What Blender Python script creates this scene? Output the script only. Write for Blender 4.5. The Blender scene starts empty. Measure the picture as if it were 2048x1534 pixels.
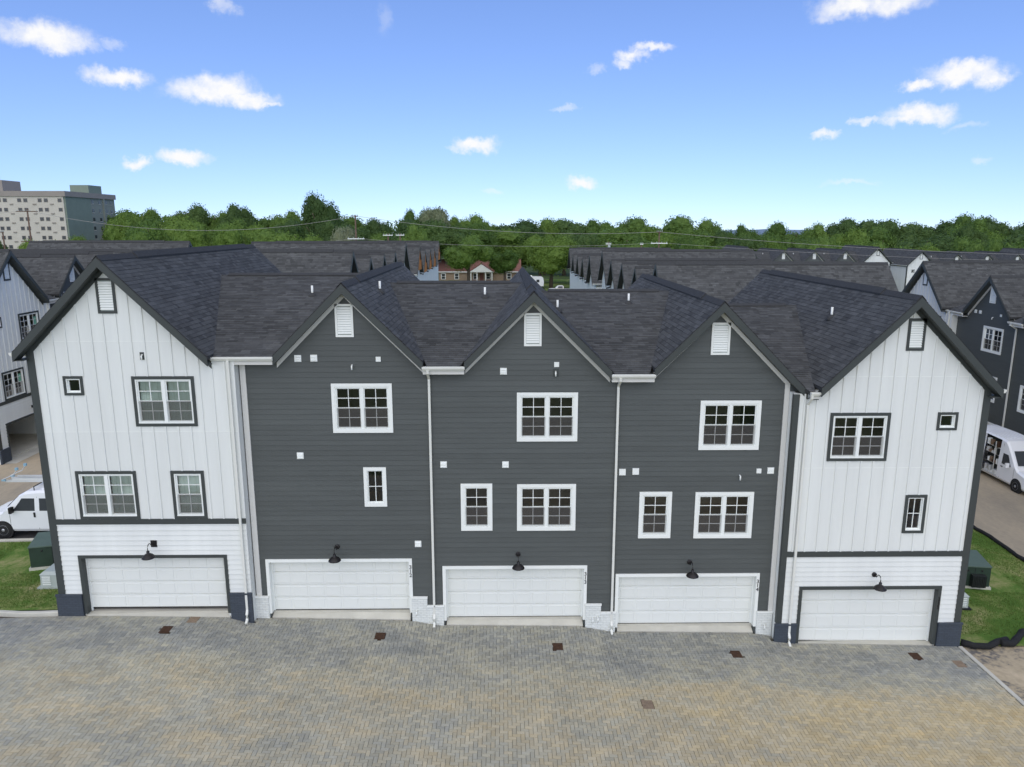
import bpy, bmesh, math, random
from mathutils import Vector, Matrix, noise
R = math.radians
scene = bpy.context.scene
COL = scene.collection

# ------------------------------------------------------------------ camera
cd = bpy.data.cameras.new('camera'); cam = bpy.data.objects.new('camera', cd); COL.objects.link(cam)
cam.location = (0, 0, 13.6)
cam.rotation_euler = (R(90 - 11.900), 0, R(-0.715))
cd.sensor_fit = 'HORIZONTAL'; cd.sensor_width = 36; cd.lens = 1490 / 2048 * 36
cd.clip_start = .1; cd.clip_end = 5000
scene.camera = cam

# ------------------------------------------------------------------ sky, sun, exposure
SUN_EL, SUN_AZ = 48, 186          # compass-like: 0 = +Y, clockwise; behind the camera, a little left
EXPOSURE = 0.65
SKY_STRENGTH = 0.112
SKY_TINT = (.97, .96, 1.22)
world = bpy.data.worlds.new('World'); scene.world = world; world.use_nodes = True
wn = world.node_tree; wn.nodes.clear()
def N(t, kind, **kw):
    n = t.nodes.new(kind)
    for k, v in kw.items():
        if k == 'inp':
            for i, x in v.items(): n.inputs[i].default_value = x
        else: setattr(n, k, v)
    return n
def mathn(t, op, a, b=None, clamp=False):
    n = t.nodes.new('ShaderNodeMath'); n.operation = op; n.use_clamp = clamp
    for i, x in enumerate((a, b)):
        if x is None: continue
        if isinstance(x, (int, float)): n.inputs[i].default_value = x
        else: t.links.new(x, n.inputs[i])
    return n.outputs[0]
def build_world():
    t = wn; L = t.links.new
    out = N(t, 'ShaderNodeOutputWorld'); bg = N(t, 'ShaderNodeBackground'); L(bg.outputs[0], out.inputs[0])
    bg.inputs[1].default_value = SKY_STRENGTH
    tc = N(t, 'ShaderNodeTexCoord')
    sep = N(t, 'ShaderNodeSeparateXYZ'); L(tc.outputs['Generated'], sep.inputs[0])
    x, y, z = sep.outputs
    sky = N(t, 'ShaderNodeTexSky', sky_type='NISHITA', sun_disc=False)
    sky.sun_elevation = R(SUN_EL); sky.sun_rotation = R(SUN_AZ)
    sky.altitude = 100; sky.air_density = 1.6; sky.dust_density = .6; sky.ozone_density = 6.
    # a clear deep-blue day: the blue comes down closer to the horizon
    zz = mathn(t, 'MULTIPLY', z, 1.55); zz = mathn(t, 'ADD', zz, .10)
    cmb = N(t, 'ShaderNodeCombineXYZ'); L(x, cmb.inputs[0]); L(y, cmb.inputs[1]); L(zz, cmb.inputs[2])
    nrm = N(t, 'ShaderNodeVectorMath', operation='NORMALIZE'); L(cmb.outputs[0], nrm.inputs[0])
    L(nrm.outputs[0], sky.inputs[0])
    # clouds live in (azimuth, elevation) on the sky sphere
    az = mathn(t, 'ARCTAN2', x, y); el = mathn(t, 'ARCSINE', z)
    ae = N(t, 'ShaderNodeCombineXYZ'); L(az, ae.inputs[0]); L(el, ae.inputs[1])
    n1 = N(t, 'ShaderNodeTexNoise', inp={'Scale': 34.0, 'Detail': 6.0, 'Roughness': .66}); L(ae.outputs[0], n1.inputs['Vector'])
    sub = N(t, 'ShaderNodeVectorMath', operation='SUBTRACT', inp={1: (.5, .5, .5)}); L(n1.outputs['Color'], sub.inputs[0])
    scl = N(t, 'ShaderNodeVectorMath', operation='MULTIPLY', inp={1: (.05, .034, 0)}); L(sub.outputs[0], scl.inputs[0])
    pos = N(t, 'ShaderNodeVectorMath', operation='ADD'); L(ae.outputs[0], pos.inputs[0]); L(scl.outputs[0], pos.inputs[1])
    total = None
    for a, e, ra, re, st in CLOUDS:
        s = N(t, 'ShaderNodeVectorMath', operation='SUBTRACT', inp={1: (a, e, 0)}); L(pos.outputs[0], s.inputs[0])
        m = N(t, 'ShaderNodeVectorMath', operation='MULTIPLY', inp={1: (1 / ra, 1 / re, 0)}); L(s.outputs[0], m.inputs[0])
        l = N(t, 'ShaderNodeVectorMath', operation='LENGTH'); L(m.outputs[0], l.inputs[0])
        mr = N(t, 'ShaderNodeMapRange', interpolation_type='SMOOTHSTEP', inp={1: 1.45, 2: .25, 3: 0.0, 4: st}); L(l.outputs['Value'], mr.inputs[0])
        total = mr.outputs[0] if total is None else mathn(t, 'MAXIMUM', total, mr.outputs[0])
    n2 = N(t, 'ShaderNodeTexNoise', inp={'Scale': 60.0, 'Detail': 4.0, 'Roughness': .6}); L(ae.outputs[0], n2.inputs['Vector'])
    w = mathn(t, 'MULTIPLY', mathn(t, 'SUBTRACT', n2.outputs[0], .5), .9)
    tt = mathn(t, 'MULTIPLY', total, mathn(t, 'ADD', w, 1.0), clamp=True)
    cc = N(t, 'ShaderNodeRGB'); v = CLOUD_RADIANCE; cc.outputs[0].default_value = (v, v, v * 1.01, 1)
    mx = N(t, 'ShaderNodeMix', data_type='RGBA'); L(tt, mx.inputs[0]); tn = N(t, 'ShaderNodeVectorMath', operation='MULTIPLY', inp={1: SKY_TINT}); L(sky.outputs[0], tn.inputs[0]); L(tn.outputs[0], mx.inputs[6]); L(cc.outputs[0], mx.inputs[7])
    L(mx.outputs[2], bg.inputs[0])
def px_dir(px, py):
    f = 1490; p, yw = R(11.900), R(.715)
    cp, sp, cy, sy = math.cos(p), math.sin(p), math.cos(yw), math.sin(yw)
    fw = Vector((sy * cp, cy * cp, -sp)); rt = Vector((cy, -sy, 0)); up = rt.cross(fw)
    d = (fw + rt * (px - 1024) / f - up * (py - 767) / f).normalized()
    return math.atan2(d.x, d.y), math.asin(d.z)
CLOUD_RADIANCE = 5.6
CLOUDS = []
for px, py, w, h, st in [(85, 70, 80, 26, 1), (112, 84, 62, 20, 1), (232, 156, 56, 15, .95), (400, 184, 70, 22, 1), (440, 178, 72, 26, 1), (490, 196, 66, 18, 1),
                         (533, 206, 26, 8, .8), (272, 322, 30, 12, .95), (368, 313, 54, 15, 1), (953, 287, 50, 16, .95), (915, 292, 26, 6, .5), (1165, 368, 40, 13, .95),
                         (1262, 112, 40, 13, .9), (1305, 94, 44, 10, .85), (1246, 126, 24, 10, .7), (1700, 8, 72, 22, .95), (1780, 6, 70, 22, .9), (1660, 28, 34, 14, .5), (1925, 146, 72, 20, 1), (1978, 155, 36, 22, 1),
                         (1832, 170, 32, 13, 1), (1845, 228, 60, 18, 1), (1826, 240, 60, 12, .9), (1733, 242, 34, 9, .7), (1645, 269, 28, 10, .8), (1130, 217, 34, 6, .35),
                         (1187, 142, 18, 8, .3), (450, 12, 24, 14, .45), (222, 88, 30, 10, .35), (1935, 252, 36, 8, .3), (1965, 318, 20, 8, .3), (1700, 366, 50, 7, .3), (770, 40, 20, 30, .16), (985, 382, 30, 7, .3)]:
    a, e = px_dir(px, py); CLOUDS.append((a, e, w / 1490 * .76, h / 1490 * .82, st))
rc = random.Random(11)
for i in range(26):                                        # the same fair-weather clouds go on round the sky
    a = rc.uniform(.75, 2 * math.pi - .75)
    a = a if a < math.pi else a - 2 * math.pi
    e = rc.uniform(.05, .8); CLOUDS.append((a, e, rc.uniform(.03, .08) / math.cos(e), rc.uniform(.01, .03), rc.uniform(.7, 1)))
build_world()

sd = bpy.data.lights.new('sun', 'SUN'); sun = bpy.data.objects.new('sun', sd); COL.objects.link(sun)
sd.energy = 1.45; sd.angle = R(105); sd.color = (1, .86, .44)
sv = Vector((math.sin(R(SUN_AZ)) * math.cos(R(SUN_EL)), math.cos(R(SUN_AZ)) * math.cos(R(SUN_EL)), math.sin(R(SUN_EL))))
sun.rotation_euler = sv.to_track_quat('Z', 'Y').to_euler(); sun.location = (0, -20, 60)
vs = scene.view_settings
vs.view_transform = 'Standard'; vs.look = 'None'; vs.gamma = 1; vs.exposure = EXPOSURE; vs.use_curve_mapping = False
scene.render.engine = 'CYCLES'
scene.cycles.max_bounces = 7; scene.cycles.transparent_max_bounces = 16

# ------------------------------------------------------------------ materials
def pm(name, col, rough=.6, var=.08, vscale=3., bump=0., bscale=40., metal=0., stretch=(1, 1, 1), tone=None, spec=.4, rand=0., var2=0., v2scale=.4):
    """procedural paint / stone / metal: base colour, soft noise variation, optional bump, per-piece tone attribute, per-object random"""
    m = bpy.data.materials.new(name); m.use_nodes = True; t = m.node_tree; L = t.links.new
    b = t.nodes['Principled BSDF']; b.inputs['Roughness'].default_value = rough; b.inputs['Metallic'].default_value = metal
    b.inputs['Specular IOR Level'].default_value = spec
    tc = N(t, 'ShaderNodeTexCoord'); mp = N(t, 'ShaderNodeMapping', inp={'Scale': stretch}); L(tc.outputs['Object'], mp.inputs[0])
    n = N(t, 'ShaderNodeTexNoise', inp={'Scale': vscale, 'Detail': 6., 'Roughness': .6}); L(mp.outputs[0], n.inputs['Vector'])
    f = mathn(t, 'ADD', mathn(t, 'MULTIPLY', mathn(t, 'SUBTRACT', n.outputs[0], .5), 2 * var * 2), 1.)
    if var2:
        n3 = N(t, 'ShaderNodeTexNoise', inp={'Scale': v2scale, 'Detail': 3.}); L(mp.outputs[0], n3.inputs['Vector'])
        f = mathn(t, 'MULTIPLY', f, mathn(t, 'ADD', mathn(t, 'MULTIPLY', mathn(t, 'SUBTRACT', n3.outputs[0], .5), 4 * var2), 1.))
    if tone:
        at = N(t, 'ShaderNodeAttribute', attribute_name='tone')
        f = mathn(t, 'MULTIPLY', f, mathn(t, 'ADD', mathn(t, 'MULTIPLY', mathn(t, 'SUBTRACT', at.outputs['Fac'], .5), 2 * tone), 1.))
    if rand:
        oi = N(t, 'ShaderNodeObjectInfo')
        f = mathn(t, 'MULTIPLY', f, mathn(t, 'ADD', mathn(t, 'MULTIPLY', mathn(t, 'SUBTRACT', oi.outputs['Random'], .5), 2 * rand), 1.))
    vm = N(t, 'ShaderNodeVectorMath', operation='SCALE', inp={0: col[:3]}); L(f, vm.inputs['Scale']); L(vm.outputs[0], b.inputs['Base Color'])
    if bump:
        n2 = N(t, 'ShaderNodeTexNoise', inp={'Scale': bscale, 'Detail': 4.}); L(mp.outputs[0], n2.inputs['Vector'])
        bp = N(t, 'ShaderNodeBump', inp={'Strength': bump, 'Distance': .02}); L(n2.outputs[0], bp.inputs['Height']); L(bp.outputs[0], b.inputs['Normal'])
    return m
def ramp(t, fac, stops):
    r = t.nodes.new('ShaderNodeValToRGB'); e = r.color_ramp.elements
    while len(e) > 1: e.remove(e[-1])
    e[0].position = stops[0][0]; e[0].color = (*stops[0][1], 1)
    for p, c in stops[1:]:
        q = e.new(p); q.color = (*c, 1)
    t.links.new(fac, r.inputs[0]); return r.outputs[0]
M = {}
M['dark'] = pm('charcoal_siding_paint', (.080, .088, .083), .55, .07, 1.6, .12, 60, stretch=(.5, 1, 4), rand=.07, var2=.05)
M['darktrim'] = pm('charcoal_trim_paint', (.050, .057, .053), .5, .05, 3)
M['white'] = pm('white_siding_paint', (.74, .755, .71), .55, .05, 1.0, .06, 50, rand=.02, var2=.03, stretch=(2.2, 2.2, .22))
M['whitetrim'] = pm('white_trim_paint', (.83, .845, .79), .5, .02, 3)
M['cream'] = pm('almond_trim_paint', (.66, .65, .60), .5, .03, 3)
M['vinyl'] = pm('white_vinyl', (.83, .85, .80), .35, .02, 3)
M['gutter'] = pm('white_gutter_metal', (.72, .72, .65), .35, .03, 2)
M['door'] = pm('white_door_steel', (.77, .785, .73), .4, .02, 1.5)
M['shingle'] = pm('asphalt_shingle', (.086, .087, .083), .9, .14, 7, .5, 160, tone=.30, spec=.15, var2=.10, v2scale=.5)
M['cap'] = pm('ridge_cap_shingle', (.058, .059, .058), .9, .15, 8, .5, 120, spec=.15)
M['rubber'] = pm('black_plastic', (.012, .012, .013), .6, .1, 4)
M['black'] = pm('black_metal', (.016, .014, .014), .45, .1, 6, metal=.2)
M['steel'] = pm('aluminium', (.64, .65, .63), .45, .05, 5, metal=.25)
M['concrete'] = pm('concrete', (.52, .50, .42), .85, .12, 1.5, .3, 60, var2=.1)
M['inside'] = pm('interior_drywall', (.50, .43, .35), .9, .1, 1)
M['osb'] = pm('oriented_strand_board', (.42, .20, .08), .9, .2, 4)
M['osb'].name = 'wood_sheathing'
def brickmat(name, c1, c2, mort, rough=.75):
    m = bpy.data.materials.new(name); m.use_nodes = True; t = m.node_tree; L = t.links.new; b = t.nodes['Principled BSDF']; b.inputs['Roughness'].default_value = rough
    tc = N(t, 'ShaderNodeTexCoord'); sp = N(t, 'ShaderNodeSeparateXYZ'); L(tc.outputs['Object'], sp.inputs[0])
    cb = N(t, 'ShaderNodeCombineXYZ'); L(mathn(t, 'ADD', sp.outputs[0], sp.outputs[1]), cb.inputs[0]); L(sp.outputs[2], cb.inputs[1])
    br = N(t, 'ShaderNodeTexBrick', inp={'Scale': 1., 'Mortar Size': .006, 'Brick Width': .2, 'Row Height': .067, 'Color1': (*c1, 1), 'Color2': (*c2, 1), 'Mortar': (*mort, 1)})
    L(cb.outputs[0], br.inputs['Vector'])
    ns = N(t, 'ShaderNodeTexNoise', inp={'Scale': 9., 'Detail': 5.}); L(tc.outputs['Object'], ns.inputs['Vector'])
    vm = N(t, 'ShaderNodeVectorMath', operation='SCALE'); L(br.outputs['Color'], vm.inputs[0]); L(mathn(t, 'ADD', mathn(t, 'MULTIPLY', ns.outputs[0], .3), .85), vm.inputs['Scale'])
    L(vm.outputs[0], b.inputs['Base Color'])
    bp = N(t, 'ShaderNodeBump', inp={'Strength': .7, 'Distance': .02}); L(mathn(t, 'SUBTRACT', 1., br.outputs['Fac']), bp.inputs['Height']); L(bp.outputs[0], b.inputs['Normal'])
    return m
M['brickdark'] = brickmat('painted_charcoal_brick', (.055, .068, .085), (.048, .06, .075), (.035, .043, .055))
M['brickwhite'] = brickmat('painted_white_brick', (.78, .80, .75), (.74, .76, .71), (.62, .64, .6))
M['bricktan'] = brickmat('tan_brick', (.36, .25, .15), (.28, .19, .12), (.36, .32, .26))
def glassmat(name, tint, refl_rough=.01):
    m = bpy.data.materials.new(name); m.use_nodes = True; t = m.node_tree; L = t.links.new; t.nodes.remove(t.nodes['Principled BSDF'])
    out = t.nodes['Material Output']
    tr = N(t, 'ShaderNodeBsdfTransparent', inp={0: (*tint, 1)}); gl = N(t, 'ShaderNodeBsdfGlossy', inp={'Roughness': refl_rough, 'Color': (1, 1, 1, 1)})
    fr = N(t, 'ShaderNodeFresnel', inp={0: 1.5}); mx = N(t, 'ShaderNodeMixShader'); L(mathn(t, 'MULTIPLY', fr.outputs[0], 1.7, True), mx.inputs[0]); L(tr.outputs[0], mx.inputs[1]); L(gl.outputs[0], mx.inputs[2]); L(mx.outputs[0], out.inputs[0])
    return m
M['glass'] = glassmat('window_glass', (.80, .86, .82))
M['carglass'] = glassmat('tinted_car_glass', (.22, .25, .25))
def screenmat():
    m = bpy.data.materials.new('insect_screen_mesh'); m.use_nodes = True; t = m.node_tree; L = t.links.new
    b = t.nodes['Principled BSDF']; b.inputs['Base Color'].default_value = (.105, .098, .090, 1); b.inputs['Roughness'].default_value = .6
    tr = N(t, 'ShaderNodeBsdfTransparent'); mx = N(t, 'ShaderNodeMixShader', inp={0: .42}); L(tr.outputs[0], mx.inputs[1]); L(b.outputs[0], mx.inputs[2]); L(mx.outputs[0], t.nodes['Material Output'].inputs[0])
    return m
M['screen'] = screenmat()
M['blind'] = pm('white_blind', (.62, .66, .62), .6, .03, 3)
def groundmat(name, stops, scale=.35, detail=8., bump=.3, bscale=30., stretch=(1, 1, 1), fine=.25, fscale=12., rough=.95):
    m = bpy.data.materials.new(name); m.use_nodes = True; t = m.node_tree; L = t.links.new; b = t.nodes['Principled BSDF']; b.inputs['Roughness'].default_value = rough; b.inputs['Specular IOR Level'].default_value = .2
    tc = N(t, 'ShaderNodeTexCoord'); mp = N(t, 'ShaderNodeMapping', inp={'Scale': stretch}); L(tc.outputs['Object'], mp.inputs[0])
    n = N(t, 'ShaderNodeTexNoise', inp={'Scale': scale, 'Detail': detail, 'Roughness': .62, 'Distortion': .4}); L(mp.outputs[0], n.inputs['Vector'])
    n2 = N(t, 'ShaderNodeTexNoise', inp={'Scale': fscale, 'Detail': 4.}); L(mp.outputs[0], n2.inputs['Vector'])
    f = mathn(t, 'ADD', n.outputs[0], mathn(t, 'MULTIPLY', mathn(t, 'SUBTRACT', n2.outputs[0], .5), fine))
    L(ramp(t, f, stops), b.inputs['Base Color'])
    n4 = N(t, 'ShaderNodeTexNoise', inp={'Scale': bscale, 'Detail': 5.}); L(mp.outputs[0], n4.inputs['Vector'])
    bp = N(t, 'ShaderNodeBump', inp={'Strength': bump, 'Distance': .05}); L(n4.outputs[0], bp.inputs['Height']); L(bp.outputs[0], b.inputs['Normal'])
    return m
M['field'] = groundmat('meadow_ground', [(.3, (.045, .075, .02)), (.55, (.075, .11, .03)), (.75, (.12, .13, .05))], .05, fscale=2.)
M['lawn'] = groundmat('lawn_ground', [(.28, (.058, .125, .018)), (.46, (.098, .178, .030)), (.55, (.19, .235, .065)), (.66, (.34, .31, .14))], .55, fscale=14., bump=.6)
M['dusty'] = groundmat('dusty_asphalt', [(.25, (.25, .22, .175)), (.45, (.36, .305, .22)), (.6, (.44, .36, .25)), (.75, (.52, .43, .30))], .22, stretch=(1, .45, 1), fscale=8.)
M['dirt'] = groundmat('sand_over_asphalt', [(.34, (.075, .076, .076)), (.43, (.15, .14, .125)), (.50, (.40, .33, .22)), (.72, (.58, .47, .32))], .33, fscale=7.)
M['asphalt'] = groundmat('asphalt', [(.3, (.05, .05, .052)), (.7, (.085, .083, .08))], .5)
M['joint'] = pm('joint_sand', (.085, .078, .062), .95, .2, 8)
def pavermat():
    m = bpy.data.materials.new('blended_concrete_paver'); m.use_nodes = True; t = m.node_tree; L = t.links.new; b = t.nodes['Principled BSDF']; b.inputs['Roughness'].default_value = .9; b.inputs['Specular IOR Level'].default_value = .25
    geo = N(t, 'ShaderNodeNewGeometry'); oi = N(t, 'ShaderNodeObjectInfo'); at = N(t, 'ShaderNodeAttribute', attribute_name='tone')
    tone = mathn(t, 'FRACT', mathn(t, 'ADD', at.outputs['Fac'], mathn(t, 'MULTIPLY', oi.outputs['Random'], 7.3)))
    mp = N(t, 'ShaderNodeMapping', inp={'Scale': (.36, .95, 0.)}); L(geo.outputs['Position'], mp.inputs[0])
    a = N(t, 'ShaderNodeTexNoise', inp={'Scale': 1., 'Detail': 4., 'Roughness': .65, 'Distortion': .5}); L(mp.outputs[0], a.inputs['Vector'])
    sp = N(t, 'ShaderNodeSeparateXYZ'); L(geo.outputs['Position'], sp.inputs[0])
    # sand tracked in from the right-hand end has stained the middle of the drive
    sx = N(t, 'ShaderNodeMapRange', interpolation_type='SMOOTHSTEP', inp={1: -4., 2: 13., 3: 0., 4: .12}); L(sp.outputs[0], sx.inputs[0])
    sy = N(t, 'ShaderNodeMapRange', interpolation_type='SMOOTHSTEP', inp={1: 22.3, 2: 20., 3: -.075, 4: .055}); L(sp.outputs[1], sy.inputs[0])
    sy2 = N(t, 'ShaderNodeMapRange', interpolation_type='SMOOTHSTEP', inp={1: 21.5, 2: 20., 3: 0., 4: 1.}); L(sp.outputs[1], sy2.inputs[0])
    f = mathn(t, 'ADD', mathn(t, 'ADD', mathn(t, 'ADD', mathn(t, 'MULTIPLY', a.outputs[0], .44), .275), mathn(t, 'MULTIPLY', mathn(t, 'SUBTRACT', tone, .5), .09)), mathn(t, 'ADD', sy.outputs[0], mathn(t, 'MULTIPLY', sx.outputs[0], sy2.outputs[0])))
    c = ramp(t, f, [(.30, (.185, .192, .180)), (.40, (.250, .250, .220)), (.47, (.310, .300, .242)), (.53, (.350, .328, .245)), (.60, (.395, .345, .235)), (.70, (.44, .36, .21)), (.82, (.47, .35, .17))])
    a2 = N(t, 'ShaderNodeTexNoise', inp={'Scale': .75, 'Detail': 5., 'Roughness': .7}); L(geo.outputs['Position'], a2.inputs['Vector'])
    k = mathn(t, 'FRACT', mathn(t, 'MULTIPLY', tone, 13.7))
    v = mathn(t, 'MULTIPLY', mathn(t, 'ADD', mathn(t, 'MULTIPLY', mathn(t, 'SUBTRACT', a2.outputs[0], .5), .65), 1.12), mathn(t, 'ADD', mathn(t, 'MULTIPLY', mathn(t, 'SUBTRACT', k, .5), .22), 1.))
    vm = N(t, 'ShaderNodeVectorMath', operation='SCALE'); L(c, vm.inputs[0]); L(v, vm.inputs['Scale']); L(vm.outputs[0], b.inputs['Base Color'])
    n = N(t, 'ShaderNodeTexNoise', inp={'Scale': 45., 'Detail': 4.}); L(geo.outputs['Position'], n.inputs['Vector'])
    bp = N(t, 'ShaderNodeBump', inp={'Strength': .35, 'Distance': .01}); L(n.outputs[0], bp.inputs['Height']); L(bp.outputs[0], b.inputs['Normal'])
    return m
M['paver'] = pavermat()
def leafmat(name, dark, light, rough=.6):
    m = bpy.data.materials.new(name); m.use_nodes = True; t = m.node_tree; L = t.links.new; b = t.nodes['Principled BSDF']; b.inputs['Roughness'].default_value = rough; b.inputs['Specular IOR Level'].default_value = .25
    oi = N(t, 'ShaderNodeObjectInfo'); at = N(t, 'ShaderNodeAttribute', attribute_name='tone')
    f = mathn(t, 'ADD', mathn(t, 'MULTIPLY', oi.outputs['Random'], .6), mathn(t, 'MULTIPLY', at.outputs['Fac'], .4))
    c = ramp(t, f, [(0., dark), (1., light)]); L(c, b.inputs['Base Color'])
    tl = N(t, 'ShaderNodeBsdfTranslucent'); L(c, tl.inputs[0]); mx = N(t, 'ShaderNodeMixShader', inp={0: .3}); L(b.outputs[0], mx.inputs[1]); L(tl.outputs[0], mx.inputs[2]); L(mx.outputs[0], t.nodes['Material Output'].inputs[0])
    return m
M['leaf'] = leafmat('green_leaves', (.064, .125, .024), (.18, .28, .055))
M['leafdark'] = leafmat('dark_green_leaves', (.048, .095, .026), (.115, .185, .048))
M['leafpale'] = leafmat('pale_blossom_leaves', (.16, .20, .095), (.32, .33, .21))
M['leafbright'] = leafmat('bright_green_leaves', (.105, .185, .03), (.21, .31, .06))
M['grass'] = leafmat('grass_blades', (.058, .125, .016), (.19, .26, .065))
M['bark'] = pm('bark', (.11, .085, .062), .9, .2, 4, .6, 20)
M['wood'] = pm('weathered_pole_wood', (.13, .085, .06), .9, .2, 3, .4, 20)
M['wire'] = pm('aluminium_wire', (.36, .34, .30), .5, .05, 1)
M['rust'] = pm('rusty_iron', (.062, .030, .015), .9, .35, 9, .5, 40)
M['rusttan'] = pm('rust_stained_paver_lid', (.23, .17, .115), .9, .25, 7, .4, 40)
M['sock'] = pm('black_filter_sock', (.012, .012, .012), .85, .3, 6, .6, 30)
M['tgreen'] = pm('transformer_green_paint', (.026, .047, .031), .45, .12, 3)
M['tgreentop'] = pm('transformer_lid_lit_green', (.095, .135, .10), .55, .1, 3)  # cabinet green made lighter: light on the top put into the colour
M['utility'] = pm('grey_green_plastic', (.40, .44, .40), .6, .05, 3)
M['carwhite'] = pm('white_car_paint', (.80, .81, .81), .22, .02, 1, spec=.6)
M['tyre'] = pm('tyre_rubber', (.018, .018, .018), .85, .1, 5)
M['rim'] = pm('steel_wheel', (.42, .42, .43), .35, .1, 5, metal=.7)
M['chrome'] = pm('chrome', (.7, .7, .72), .12, .02, 5, metal=1.)
M['amber'] = pm('lamp_lens', (.45, .16, .08), .2, .05, 5)
M['lens'] = pm('clear_lens', (.6, .62, .64), .1, .05, 5)
M['blue'] = pm('blue_rubber_pad', (.25, .42, .50), .6, .1, 5)
M['redroof'] = pm('red_shingle', (.22, .105, .080), .9, .2, 3, .4, 30)
M['aptwhite'] = pm('pale_apartment_stucco', (.54, .51, .43), .9, .06, .5)
M['aptgreen'] = pm('green_apartment_stucco', (.21, .255, .20), .9, .08, .5)
M['aptgrey'] = pm('grey_green_apartment_brick', (.25, .27, .225), .9, .1, .5)
M['apttaupe'] = pm('taupe_parapet', (.30, .27, .235), .9, .06, .5)
M['darkglass'] = pm('dark_window_glass', (.05, .055, .06), .15, .2, .6)
M['junk'] = pm('cardboard_brown', (.22, .15, .10), .8, .2, 6)
M['grille'] = pm('vent_grille_black', (.014, .018, .016), .7, .1, 5)
M['hill'] = pm('far_hill', (.16, .22, .28), 1, .1, .01)
M['cyan'] = pm('green_glass_sticker', (.18, .42, .28), .6, .05, 5)

# ------------------------------------------------------------------ mesh helpers
class MB:
    OFF = Vector((0, 0, 0))
    def __init__(s): s.v = []; s.f = []; s.t = []
    def add(s, vs, fs, tone=.5):
        b = len(s.v); o = MB.OFF
        s.v += [(x[0] - o.x, x[1] - o.y, x[2] - o.z) for x in vs]
        for f in fs: s.f.append(tuple(i + b for i in f)); s.t.append(tone)
        return s
    def box(s, x0, x1, y0, y1, z0, z1, tone=.5):
        return s.add([(x0, y0, z0), (x1, y0, z0), (x1, y1, z0), (x0, y1, z0), (x0, y0, z1), (x1, y0, z1), (x1, y1, z1), (x0, y1, z1)],
                     [(0, 3, 2, 1), (4, 5, 6, 7), (0, 1, 5, 4), (1, 2, 6, 5), (2, 3, 7, 6), (3, 0, 4, 7)], tone)
    def prism(s, poly, d, tone=.5):                      # 3-D polygon swept by vector d
        n = len(poly); a = [Vector(p) for p in poly]; d = Vector(d); b = [p + d for p in a]
        return s.add(a + b, [tuple(range(n))[::-1], tuple(range(n, 2 * n))] + [(i, (i + 1) % n, n + (i + 1) % n, n + i) for i in range(n)], tone)
    def pxz(s, poly, y0, y1, tone=.5): return s.prism([(x, y0, z) for x, z in poly], (0, y1 - y0, 0), tone)
    def quad(s, a, b, c, d, tone=.5): return s.add([a, b, c, d], [(0, 1, 2, 3)], tone)
    def tube(s, pts, r, n=8, cap=True, tone=.5):
        pts = [Vector(p) for p in pts]; m = len(pts); vs = []; rr = r if isinstance(r, (list, tuple)) else [r] * m
        up = Vector((0, 0, 1))
        for i, p in enumerate(pts):
            d = ((pts[min(i + 1, m - 1)] - pts[max(i - 1, 0)])).normalized()
            u = d.cross(up if abs(d.z) < .95 else Vector((0, 1, 0))).normalized(); w = u.cross(d)
            for k in range(n):
                a = 2 * math.pi * (k + .5) / n; vs.append(p + (u * math.cos(a) + w * math.sin(a)) * rr[i])
        fs = [(i * n + k, i * n + (k + 1) % n, (i + 1) * n + (k + 1) % n, (i + 1) * n + k) for i in range(m - 1) for k in range(n)]
        if cap: fs += [tuple(range(n))[::-1], tuple(range((m - 1) * n, m * n))]
        return s.add(vs, fs, tone)
    def lathe(s, c, prof, n=20, axis='z', tone=.5):
        vs = []; c = Vector(c)
        for r, h in prof:
            for k in range(n):
                a = 2 * math.pi * k / n; p, q = r * math.cos(a), r * math.sin(a)
                vs.append(c + Vector((p, q, h) if axis == 'z' else (p, h, q) if axis == 'y' else (h, p, q)))
        m = len(prof)
        fs = [(i * n + k, i * n + (k + 1) % n, (i + 1) * n + (k + 1) % n, (i + 1) * n + k) for i in range(m - 1) for k in range(n)]
        fs += [tuple(range(n))[::-1], tuple(range((m - 1) * n, m * n))]
        return s.add(vs, fs, tone)
    def mesh(s, name, mat, smooth=False, recalc=True):
        me = bpy.data.meshes.new(name); me.from_pydata(s.v, [], s.f)
        if len(set(s.t)) > 1:
            at = me.attributes.new('tone', 'FLOAT', 'FACE'); at.data.foreach_set('value', s.t)
        me.materials.append(mat)
        if recalc and len(s.f) < 6000:
            bm = bmesh.new(); bm.from_mesh(me); bmesh.ops.recalc_face_normals(bm, faces=bm.faces); bm.to_mesh(me); bm.free()
        if smooth: me.polygons.foreach_set('use_smooth', [True] * len(me.polygons))
        me.update(); return me
    def build(s, name, mat, parent=None, smooth=False, kind=None):
        if not s.v: return None
        o = bpy.data.objects.new(name, s.mesh(name, mat, smooth)); COL.objects.link(o)
        if parent: o.parent = parent
        if kind: o['kind'] = kind
        return o
def tag(o, label, cat, group=None):
    o['label'] = label; o['category'] = cat
    if group: o['group'] = group
    return o
def thing(name, label, cat, loc=(0, 0, 0), rz=0, group=None):
    o = bpy.data.objects.new(name, None); COL.objects.link(o); o.location = loc; o.rotation_euler = (0, 0, rz); o.empty_display_size = .3
    return tag(o, label, cat, group)
def child_map():
    m = {}
    for o in bpy.data.objects:
        if o.parent: m.setdefault(o.parent.name, []).append(o)
    return m
def copy_tree(o, cm, parent=None):
    c = o.copy(); COL.objects.link(c); c.parent = parent
    for ch in cm.get(o.name, ()): copy_tree(ch, cm, c)
    return c
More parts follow.
